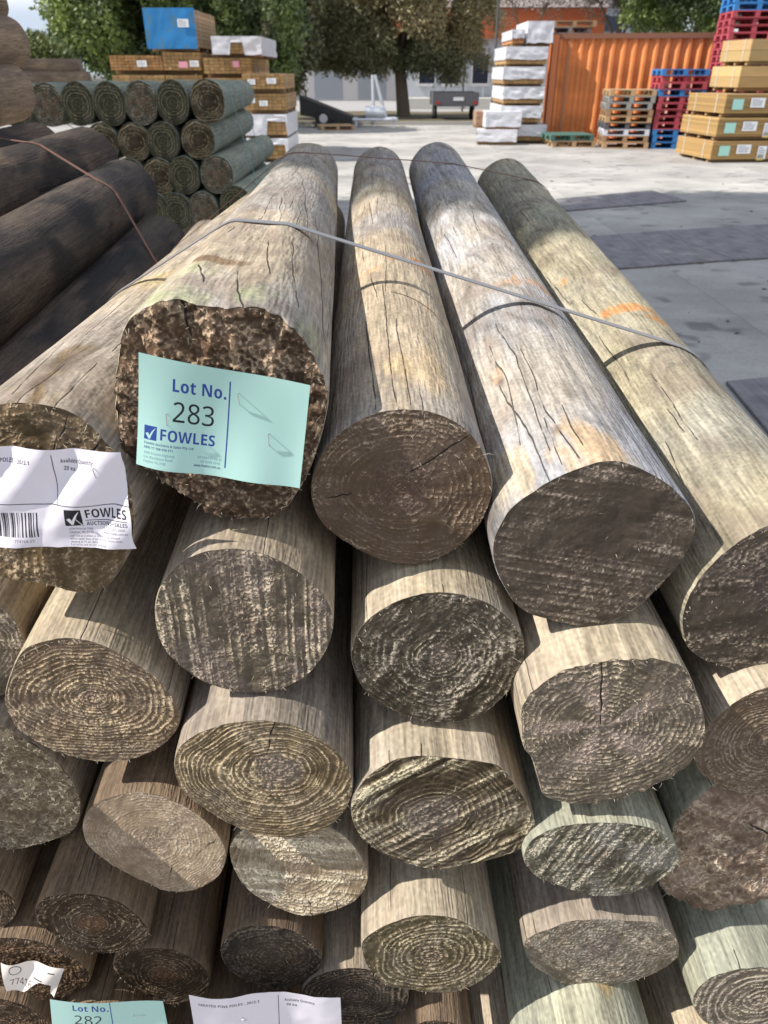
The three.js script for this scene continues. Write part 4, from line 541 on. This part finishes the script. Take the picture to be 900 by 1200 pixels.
// ---------------------------------------------------------------- shipping container
{
  const B = onGround(640, 167), x0 = B.x, z0 = B.z, Lc = 6.06, Hc = 2.6, Wc = 2.44, g = thing('shipping_container', 'faded orange shipping container with corrugated sides standing behind the pallets', 'container', null, V3(x0, 0, z0)); g.rotation.y = -0.15;
  const cmap = dataTex(512, 256, (i, j, c) => { const u = i / 512, v = j / 256, a = fbm(u * 9, v * 9, 70, 4), r = sstep(0.62, 0.75, fbm(u * 30, v * 8, 72, 4)), pk = sstep(0.06, 0.02, Math.abs(u - 0.58) - 0.10 + 0.05 * (a - 0.5)) * sstep(0.62, 0.54, v + 0.05 * (a - 0.5)) ; const k = 0.9 + 0.2 * (a - 0.5); c[0] = lerp(lerp(0.93, 0.92, pk), 0.6, r * 0.12) * k; c[1] = lerp(lerp(0.57, 0.68, pk), 0.36, r * 0.12) * k; c[2] = lerp(lerp(0.32, 0.62, pk), 0.25, r * 0.12) * k; }, true);
  const M = new THREE.MeshStandardMaterial({ map: cmap, roughness: 0.6 }), frame = std([0.58, 0.19, 0.07], 0.65), rust = std([0.22, 0.1, 0.06], 0.9);
  const wave = (L) => { const p = []; const P = 0.28; for (let x = 0.1; x < L - 0.1; x += P) { p.push([x, 0], [x + 0.06, 0], [x + 0.14, -0.075], [x + 0.20, -0.075]); } p.push([L - 0.1, 0]); return p; };
  const sheet = (L, flip) => { const w = wave(L), pos = [], uv = [], idx = []; w.forEach(([x, d]) => { for (const y of [0.14, Hc - 0.1]) { pos.push(x, y, d); uv.push(x / L, y / Hc); } }); for (let i = 0; i + 1 < w.length; i++) { const a = i * 2; idx.push(a, a + 2, a + 1, a + 1, a + 2, a + 3); } const q = geo(pos, uv, idx).toNonIndexed(); q.computeVertexNormals(); return q; };
  mesh('side_wall', sheet(Lc), M, g); const bk = sheet(Lc); bk.translate(0, 0, -Wc); mesh('side_wall', bk, M, g);
  const e = sheet(Wc); e.rotateY(Math.PI / 2); e.translate(0.02, 0, 0); mesh('end_wall', e, M, g); const e2 = e.clone(); e2.translate(Lc - 0.02, 0, 0); mesh('end_wall', e2, M, g);
  for (const [x, z] of [[0, 0], [Lc, 0], [0, -Wc], [Lc, -Wc]]) mesh('corner_post', box(0.16, Hc, 0.16, x, Hc / 2, z - 0.02), frame, g);
  for (const z of [0, -Wc]) { mesh('top_rail', box(Lc - 0.16, 0.1, 0.1, Lc / 2, Hc - 0.05, z - 0.02), rust, g); mesh('bottom_rail', box(Lc - 0.16, 0.14, 0.12, Lc / 2, 0.07, z - 0.02), frame, g); }
  mesh('roof', box(Lc - 0.1, 0.03, Wc - 0.12, Lc / 2, Hc + 0.01, -Wc / 2), rust, g);
  mesh('door_bar', box(0.05, 2.3, 0.03, 0.36, 1.3, 0.05), std([0.35, 0.17, 0.1], 0.8), g);
}
// ---------------------------------------------------------------- pallets
const palletM = { pine: std([0.46, 0.30, 0.16], 0.85), grey: std([0.28, 0.27, 0.25], 0.9), dark: std([0.10, 0.10, 0.11], 0.85), brown: std([0.33, 0.20, 0.11], 0.9), red: std([0.42, 0.065, 0.085], 0.7), blue: std([0.035, 0.20, 0.50], 0.6), white: std([0.62, 0.62, 0.66], 0.7), green: std([0.07, 0.16, 0.13], 0.7) };
const protos = {};
function palletProto() {
  const w = 1.165, g = { top: [], bear: [], bot: [] }; for (let k = 0; k < 7; k++) g.top.push(box(w, 0.02, 0.13, 0, 0.137, -w / 2 + 0.065 + k * (w - 0.13) / 6)); for (let k = 0; k < 3; k++) { g.bot.push(box(w, 0.02, 0.11, 0, 0.012, -w / 2 + 0.055 + k * (w - 0.11) / 2)); }
  const bear = []; for (let k = 0; k < 3; k++) bear.push(merge([-1, 0, 1].map((s) => box(0.11, 0.103, 0.15, -w / 2 + 0.055 + k * (w - 0.11) / 2, 0.0745, s * (w / 2 - 0.075))).concat([box(0.1, 0.02, w - 0.01, -w / 2 + 0.055 + k * (w - 0.11) / 2, 0.116, 0)])));
  return { top: merge(g.top), bot: merge(g.bot), bear };
}
const PP = palletProto();
function pallet(col, x, y, z, turn, label, group) { const g = thing('pallet', label, 'pallet', group, V3(x, y, z)); g.rotation.y = turn; const m = palletM[col]; mesh('top_deck', PP.top, m, g); mesh('bottom_deck', PP.bot, m, g); for (const b of PP.bear) mesh('bearer', b, m, g); return g; }
{
  const R = rng(88), st = (px, D, cols, turn, name, group, sc = 1) => cols.forEach((c, k) => pallet(c, X(px, D) + (R() - 0.5) * 0.05, k * 0.15, -D + (R() - 0.5) * 0.05, turn + (R() - 0.5) * 0.05, `${{ pine: 'bare pine', grey: 'weathered grey', dark: 'blackish', brown: 'brown', red: 'red', blue: 'blue', white: 'whitish', green: 'dark green' }[c]} pallet in the ${name}`, group));
  st(738, 22.3, ['pine', 'brown', 'white', 'dark', 'pine', 'brown', 'grey', 'grey', 'pine'], -0.12, 'mixed pallet stack before the container', 'pallets in the mixed stack');
  st(795, 22.2, ['blue', 'blue', 'blue', 'red', 'red', 'red', 'red', 'red', 'blue', 'red', 'red', 'blue'], -0.1, 'red and blue pallet stack', 'pallets in the red and blue stack');
  st(862, 22.0, [...Array(20).fill('red'), 'blue', 'blue'], -0.1, 'tall red pallet stack', 'pallets in the tall red stack'); st(908, 21.8, [...Array(20).fill('red'), 'blue', 'blue'], -0.1, 'tall red pallet stack farthest from the container', 'pallets in the outer tall red stack');
  pallet('pine', X(676, 22.6), 0, -22.7, 0, 'pine pallet on the ground carrying a green pallet', 'low pallets before the container'); pallet('green', X(672, 22.6), 0.15, -22.7, 0.04, 'dark green pallet on the low pine pallet', 'low pallets before the container');
  pallet('grey', X(655, 24.5), 2.63, -24.6, 0.1, 'grey pallet lying on the container roof by its corner', 'pallets on the container roof'); pallet('brown', X(664, 24.5), 2.78, -24.6, -0.1, 'brown pallet on top of the grey one on the container roof', 'pallets on the container roof');
  pallet('pine', X(392, 29.5), 0.0, -29.5, 0.2, 'pine pallet lying alone on the yard by the black trailer', null);
}
// ---------------------------------------------------------------- trailers, frame, building
const blackM = std([0.02, 0.02, 0.022], 0.5), tyreM = std([0.025, 0.025, 0.025], 0.9), galv = std([0.62, 0.64, 0.67], 0.4, { metalness: 0.5 });
function wheel(g, x, y, z, r = 0.3, w = 0.18) { const t = mesh('wheel', new THREE.TorusGeometry(r * 0.72, r * 0.28, 10, 24), tyreM, g); t.position.set(x, y, z); const rim = mesh('rim', new THREE.CylinderGeometry(r * 0.5, r * 0.5, w * 0.6, 16).rotateX(Math.PI / 2), galv, t); }
{
  const D = 30.5, x0 = X(350, D), x1 = X(412, D), g = thing('tipper_trailer', 'black trailer with a sloping deck parked before the trees', 'trailer', null, V3(x0, 0, -D)), w = x1 - x0;
  const s = new THREE.Shape([new THREE.Vector2(0, 0.4), new THREE.Vector2(w, 0.12), new THREE.Vector2(w, 0.34), new THREE.Vector2(0, 1.0)]); const dk = new THREE.ExtrudeGeometry(s, { depth: 1.6, bevelEnabled: false }); dk.translate(0, 0, -1.6); mesh('deck', dk, blackM, g); mesh('drawbar', bar(V3(w, 0.2, -0.8), V3(w + 0.7, 0.35, -0.8), 0.05), blackM, g); for (const z of [0.06, -1.66]) wheel(g, w * 0.45, 0.3, z);
  const D4 = 31, g4 = thing('metal_frame', 'galvanised frame with two leaning arms standing by the tree trunk', 'frame', null, V3(X(436, D4), 0, -D4)), B = (a, b, r = 0.05) => bar(V3(...a), V3(...b), r, r, 8);
  mesh('arm', B([0.05, 0.1, 0], [0.02, 1.65, -0.2], 0.06), galv, g4); mesh('arm', B([0.5, 0.3, 0], [0.1, 1.65, -0.2], 0.06), galv, g4); mesh('base_rail', merge([B([-0.7, 0.25, 0.4], [0.9, 0.25, 0.4]), B([-0.7, 0.25, -0.5], [0.9, 0.25, -0.5]), B([-0.7, 0.25, 0.4], [-0.7, 0.25, -0.5]), B([0.9, 0.25, 0.4], [0.9, 0.25, -0.5])]), galv, g4); mesh('drum', new THREE.CylinderGeometry(0.22, 0.22, 0.7, 20).rotateZ(Math.PI / 2).translate(0.1, 0.45, 0), galv, g4); for (const x of [-0.6, 0.8]) for (const z of [0.4, -0.5]) mesh('leg', B([x, 0, z], [x, 0.26, z], 0.04), galv, g4);
  const D5 = 33, g5 = thing('box_trailer', 'dark box trailer with a white plate parked beside the tree', 'trailer', null, V3(X(535, D5), 0, -D5)); mesh('tray', merge([box(1.7, 0.45, 0.05, 0, 0.85, 0), box(1.7, 0.45, 0.05, 0, 0.85, -2.2), box(0.05, 0.45, 2.2, -0.86, 0.85, -1.1), box(0.05, 0.45, 2.2, 0.86, 0.85, -1.1), box(1.66, 0.05, 2.14, 0, 0.62, -1.1)]), std([0.10, 0.10, 0.11], 0.6), g5); mesh('number_plate', box(0.4, 0.12, 0.01, 0.1, 0.85, 0.033), std([0.7, 0.7, 0.7], 0.6), g5); for (const x of [-0.7, 0.75]) mesh('tail_light', box(0.14, 0.1, 0.02, x, 0.72, 0.04), std([0.4, 0.03, 0.02], 0.4), g5); for (const x of [-0.75, 0.75]) { const t = mesh('wheel', new THREE.TorusGeometry(0.23, 0.09, 10, 20).rotateY(Math.PI / 2), tyreM, g5); t.position.set(x, 0.31, -1.1); }
}
{
  const D = 50, z = -D, xa = X(470, D), xb = X(690, D), w = xb - xa, g = thing('low_building', 'low grey building with an orange fascia beyond the trees', 'building', null, V3(xa, 0, z));
  const wallM = std([0.42, 0.45, 0.49], 0.85), or = std([0.62, 0.16, 0.06], 0.7), roofM = std([0.22, 0.18, 0.17], 0.9);
  const win = [[X(562, D) - xa, 1.9, 0.9, 1.5], [X(590, D) - xa, 1.9, 0.9, 1.5], [X(528, D) - xa, 1.9, 0.9, 1.5], [X(500, D) - xa, 1.9, 0.9, 1.5]];
  mesh('wall', box(w, 3.4, 8, w / 2, 1.7, -4), wallM, g); mesh('fascia', box(w + 0.8, 1.4, 8.8, w / 2, 4.1, -4), or, g); const rf = new THREE.Shape([new THREE.Vector2(-4.9, 0), new THREE.Vector2(4.9, 0), new THREE.Vector2(0, 1.8)]), rg = new THREE.ExtrudeGeometry(rf, { depth: w + 1, bevelEnabled: false }); rg.rotateY(Math.PI / 2); rg.translate(-0.5, 4.82, -4); mesh('roof', rg, roofM, g);
  for (const [x, y, ww, hh] of win) { const f = mesh('window', merge([box(ww + 0.16, 0.08, 0.1, x, y + hh / 2 + 0.04, 0.04), box(ww + 0.16, 0.08, 0.12, x, y - hh / 2 - 0.04, 0.05), box(0.08, hh, 0.1, x - ww / 2 - 0.04, y, 0.04), box(0.08, hh, 0.1, x + ww / 2 + 0.04, y, 0.04)]), std([0.6, 0.6, 0.6], 0.6), g); mesh('pane', box(ww, hh, 0.03, x, y, 0.02), new THREE.MeshStandardMaterial({ color: rgb(0.02, 0.03, 0.05), roughness: 0.1 }), f); }
  const rl = []; for (let x = 0; x <= w; x += 0.5) rl.push(box(0.04, 0.9, 0.04, x, 0.75, 2.4)); rl.push(box(w, 0.05, 0.05, w / 2, 1.2, 2.4)); mesh('railing', merge(rl), std([0.5, 0.5, 0.5], 0.5), g); mesh('terrace', box(w, 0.5, 2.6, w / 2, 0.25, 1.32), std([0.5, 0.48, 0.44], 0.9), g);
  const D2 = 75, x2 = X(500, D2), g2 = thing('pale_warehouse', 'large pale warehouse with a grey roof behind the orange fascia', 'building', null, V3(x2, 0, -D2)), w2 = X(760, D2) - x2; mesh('wall', box(w2, 6.6, 14, w2 / 2, 3.3, -7), std([0.38, 0.41, 0.45], 0.8), g2); mesh('roof', box(w2 + 1, 0.6, 15, w2 / 2, 6.95, -7), std([0.55, 0.57, 0.6], 0.6), g2); for (let k = 0; k < 7; k++) mesh('window', box(1.6, 1.1, 0.06, 2 + k * w2 / 7.3, 5.3, 0.04), std([0.03, 0.04, 0.06], 0.2), g2);
  const D3 = 62, x3 = X(300, D3), g3 = thing('white_shed', 'whitish shed glimpsed through the trees behind the black trailer', 'building', null, V3(x3, 0, -D3)), w3 = X(470, D3) - x3; mesh('wall', box(w3, 3.2, 8, w3 / 2, 1.6, -4), std([0.55, 0.54, 0.53], 0.8), g3); mesh('roof', box(w3 + 0.6, 0.3, 9, w3 / 2, 3.36, -4), std([0.3, 0.29, 0.3], 0.7), g3); for (let k = 0; k < 3; k++) mesh('door', box(2, 2.3, 0.05, w3 * (0.2 + 0.3 * k), 1.15, 0.03), std([0.3, 0.33, 0.36], 0.6), g3);
  for (const [px, D6, h, lab] of [[578, 34, 7, 'slim dark post standing beside the white wrapped stack'], [543, 44, 8, 'slim dark post standing before the orange fascia']]) { const o = thing('slim_post', lab, 'post', 'slim dark posts', V3(X(px, D6), 0, -D6)); mesh('shaft', bar(V3(0, 0, 0), V3(0, h, 0), 0.05, 0.035, 10), std([0.09, 0.09, 0.09], 0.7), o); mesh('base_flange', new THREE.CylinderGeometry(0.14, 0.16, 0.06, 12).translate(0, 0.16, 0), std([0.1, 0.1, 0.1], 0.7), o); }
}
// ---------------------------------------------------------------- trees
function leafGeo(n, len, wid, seed) { const R = rng(seed), pos = [], idx = []; for (let k = 0; k < n; k++) { const c = V3(R() - 0.5, R() - 0.5, R() - 0.5).multiplyScalar(len * 2.2), d = V3(R() - 0.5, R() - 0.7, R() - 0.5).normalize(), s = d.clone().cross(V3(R() - 0.5, R() - 0.5, R() - 0.5)).normalize(), a = c.clone(), b = c.clone().addScaledVector(d, len * 0.5).addScaledVector(s, wid), e = c.clone().addScaledVector(d, len), f = c.clone().addScaledVector(d, len * 0.5).addScaledVector(s, -wid), q = pos.length / 3; for (const p of [a, b, e, f]) pos.push(p.x, p.y, p.z); idx.push(q, q + 1, q + 2, q, q + 2, q + 3); } return geo(pos, null, idx); }
const barkM = std([0.16, 0.125, 0.09], 0.95);
function tree(name, label, group, base, trunkH, r, lobes, leaf, o = {}) {
  const g = thing(name, label, 'tree', group, base), R = rng(o.seed ?? 1), limbs = [bar(V3(0, -0.05, 0), V3(o.lean ?? 0.1, trunkH, 0), r, r * 0.6, 12)];
  for (const [x, y, z, rx, ry] of lobes) { const from = V3((o.lean ?? 0.1) * 0.8, trunkH * (0.55 + R() * 0.4), 0), to = V3(x, y - ry * 0.1, z), m = from.clone().lerp(to, 0.5).add(V3((R() - 0.5) * 0.5, 0.3, (R() - 0.5) * 0.5)); limbs.push(bar(from, m, r * 0.4, r * 0.26, 8), bar(m, to, r * 0.26, r * 0.1, 7)); for (let k = 0; k < (o.twigs ?? 5); k++) { const e = to.clone().add(V3((R() - 0.5) * rx * 1.6, (R() - 0.3) * ry * 1.4, (R() - 0.5) * rx * 1.6)); limbs.push(bar(m.clone().lerp(to, R()), e, r * 0.1, r * 0.025, 5)); } }
  mesh('trunk', merge(limbs), o.bark ?? barkM, g);
  const M = [], C = [], q = new THREE.Quaternion(), m = new THREE.Matrix4(); let guard = 0;
  for (const [x, y, z, rx, ry, rz, n] of lobes) for (let k = 0; k < n; k++) {
    const u = R() * 6.2832, cz = R() * 2 - 1, s = Math.sqrt(1 - cz * cz), rr = Math.pow(R(), 0.42), p = V3(x + rx * rr * s * Math.cos(u), y + ry * rr * cz, z + rz * rr * s * Math.sin(u));
    if (fbm(p.x * (o.cl ?? 1.1) + 40, p.y * (o.cl ?? 1.1) + p.z * 0.7 + 40, 9, 3) < (o.gap ?? 0.42)) continue;
    q.setFromEuler(new THREE.Euler(R() * 6.3, R() * 6.3, R() * 6.3)); const sc = 0.7 + R() * 0.6; m.compose(p, q, V3(sc, sc, sc)); M.push(m.clone()); C.push(o.col(R, p));
  }
  const im = new THREE.InstancedMesh(leaf, o.mat, M.length); M.forEach((a, i) => { im.setMatrixAt(i, a); im.setColorAt(i, C[i]); }); im.name = 'crown'; im.castShadow = im.receiveShadow = true; im.userData.kind = 'stuff'; g.add(im); return g;
}
const leafM = new THREE.MeshPhysicalMaterial({ color: 0xffffff, roughness: 0.6, side: THREE.DoubleSide, transmission: 0.48, thickness: 0 });
const green = (a, b) => (R, p) => { const t = p ? clamp(R() * 0.5 + 1.6 * (fbm(p.x * 0.9 + 20, p.y * 0.9 + p.z * 0.5 + 20, 71, 2) - 0.35)) : R(), k = 0.75 + R() * 0.5; return rgb(lerp(a[0], b[0], t) * k, lerp(a[1], b[1], t) * k, lerp(a[2], b[2], t) * k); };  // lighter leaf clumps: sunlit patches of the crown put into the leaf colour
{
  const lf = leafGeo(9, 0.17, 0.045, 3), lg = leafGeo(10, 0.15, 0.024, 7), G1 = green([0.04, 0.08, 0.024], [0.25, 0.33, 0.07]), G2 = green([0.30, 0.27, 0.12], [0.48, 0.40, 0.21]), G3 = green([0.16, 0.18, 0.08], [0.32, 0.30, 0.15]);
  const P = (px, D) => V3(X(px, D), 0, -D);
  tree('broadleaf_tree', 'dark green leafy tree behind the blue-fronted pack', 'trees behind the yard', P(186, 29), 2.4, 0.28, [[-1.2, 3.4, 0, 2.2, 1.7, 2, 3600], [1.6, 3.6, 0.3, 2.3, 1.8, 2, 3800], [0.2, 5.2, 0, 3, 2, 2.4, 3000], [3.6, 3.0, 0.4, 1.5, 1.7, 1.5, 2200], [-2.2, 5.2, 0, 1.6, 1.6, 1.6, 1400], [2.8, 1.9, 0.2, 1.2, 0.9, 1, 900], [0, 2.0, -0.4, 2.2, 0.9, 1.4, 1200]], lf, { seed: 11, mat: leafM, col: G1, gap: 0.45, cl: 0.95 });
  tree('broadleaf_tree', 'dark shrubby tree between the pine packs and the brownish gum', 'trees behind the yard', P(338, 34), 1.8, 0.2, [[0, 2.6, 0, 1.4, 1.7, 1.3, 2300], [0.5, 4.4, 0, 1.2, 1.4, 1.2, 1200]], lf, { seed: 12, mat: leafM, col: G3, gap: 0.42 });
  tree('gum_tree', 'brownish olive gum tree with drooping foliage beside the box trailer', 'trees behind the yard', P(474, 36), 3.0, 0.30, [[-3.4, 4.4, 0, 2.0, 1.7, 1.7, 3600], [-1.4, 4.7, 0.4, 2.0, 1.8, 1.7, 3600], [-4.7, 4.6, 0.2, 1.4, 1.7, 1.2, 2200], [-4.5, 2.9, 0.3, 0.9, 1.2, 0.9, 1000], [-2.9, 3.0, 0.4, 0.8, 1.1, 0.8, 700], [1.0, 4.6, 0.4, 2.1, 2.0, 1.8, 3000], [0, 3.4, 0.8, 1.7, 1.3, 1.3, 1900], [2.2, 4.2, 0, 1.4, 1.8, 1.3, 1900], [0.6, 2.6, 0.6, 1.3, 1.0, 1, 1500], [-2.2, 2.6, 0.3, 1.1, 1.0, 0.9, 1200], [2.9, 3.3, 0, 1.1, 1.6, 1, 1500], [-3.6, 2.6, 0.2, 0.9, 0.9, 0.8, 800], [1.9, 2.5, 0.2, 1.1, 1.2, 1, 1100], [-1.9, 3.4, 0.5, 1.1, 1.2, 1, 900], [-4.2, 3.6, 0.2, 1.0, 1.4, 1, 800], [-1.2, 2.3, 0.5, 0.8, 0.8, 0.8, 500], [-2, 6.4, 0, 3, 1.3, 2, 1700], [1.5, 6.4, 0, 2.4, 1.3, 2, 1500]], lg, { seed: 13, mat: leafM, col: (R, p) => (p.y + 0.4 * p.x + 1.2 * fbm(p.x + 30, p.y + p.z + 30, 5, 2) > 3.9 ? G2 : G3)(R, p), gap: 0.43, lean: -0.3 });
  tree('bare_tree', 'thinly leaved greyish tree above the container', 'trees behind the yard', P(715, 46), 4, 0.22, [[-2, 6.0, 0, 2.4, 1.5, 1.5, 900], [1.5, 5.8, 0, 2.2, 1.5, 1.5, 800], [0, 5.0, 0, 2.2, 1.2, 1.2, 700]], lg, { seed: 14, mat: leafM, col: green([0.16, 0.14, 0.10], [0.24, 0.2, 0.15]), gap: 0.46, twigs: 30 });
  tree('bare_tree', 'leafless branching tree behind the white wrapped stack', 'trees behind the yard', P(612, 40), 3, 0.16, [[-0.8, 4.8, 0, 1.2, 1.4, 1, 120], [0.9, 5.0, 0, 1.2, 1.4, 1, 120]], lg, { seed: 15, mat: leafM, col: green([0.16, 0.14, 0.10], [0.24, 0.2, 0.15]), gap: 0.46, twigs: 26 });
  tree('broadleaf_tree', 'green leafy tree behind the tall red pallets', 'trees behind the yard', P(800, 44), 3, 0.3, [[-2, 5.4, 0, 2.3, 2, 2, 2600], [1.8, 5.6, 0, 2.6, 2, 2, 2600], [0, 4.4, 0.5, 2.6, 1.5, 1.5, 1700]], lf, { seed: 16, mat: leafM, col: G1, gap: 0.40 });
  tree('broadleaf_tree', 'yellow-green bush low in the gap beside the pale pole ends', 'trees behind the yard', P(40, 38), 1.5, 0.15, [[0, 2.3, 0, 2.2, 0.9, 1.5, 1600]], lf, { seed: 17, mat: leafM, col: green([0.13, 0.17, 0.03], [0.2, 0.22, 0.05]), gap: 0.38 });
  // the tree that shades the far half of the poles and dapples the yard: it stands beside the stacks, out of the frame
  tree('shade_tree', 'tall spreading tree standing to the side that dapples the yard with shade', null, V3(-10.5, 0, -7.5), 6, 0.32, [[3.7, 10.0, 4.8, 2.2, 0.8, 1.75, 8500], [2.4, 9.4, 1.8, 2.2, 1.2, 2.0, 3000], [4.6, 9.0, -1.0, 2.4, 1.1, 1.9, 2300], [1.0, 10.2, -1.6, 2.6, 1.3, 2.0, 2600], [6.4, 9.6, -2.8, 2.2, 1.0, 1.7, 1500], [6.2, 9.4, 2.0, 2.0, 1.0, 1.8, 2000], [-0.4, 8.6, 1.6, 2.6, 1.5, 2.4, 2000]], leafGeo(9, 0.2, 0.055, 31), { seed: 21, mat: leafM, col: G1, gap: 0.33, cl: 0.8 });
}
{ // bark chips and grit on the yard
  const R = rng(505), g = new THREE.IcosahedronGeometry(0.02, 0); g.scale(1.6, 0.35, 0.8); const n = 420, im = new THREE.InstancedMesh(g, std([0.16, 0.12, 0.08], 0.95), n), m = new THREE.Matrix4(), q = new THREE.Quaternion();
  for (let i = 0; i < n; i++) { const z = -2.5 - 20 * R() * R(), x = -5 + R() * 14, s = 0.25 + R() * R() * 1.3; q.setFromEuler(new THREE.Euler(0, R() * 6.3, 0)); m.compose(V3(x, 0.009, z), q, V3(s, s, s)); im.setMatrixAt(i, m); }
  im.name = 'bark_chips'; tag(im, 'small bark chips and grit strewn on the concrete', 'bark chips', null, 'stuff'); im.castShadow = im.receiveShadow = true; scene.add(im);
}
console.log('yard built');
renderer.render(scene, camera);
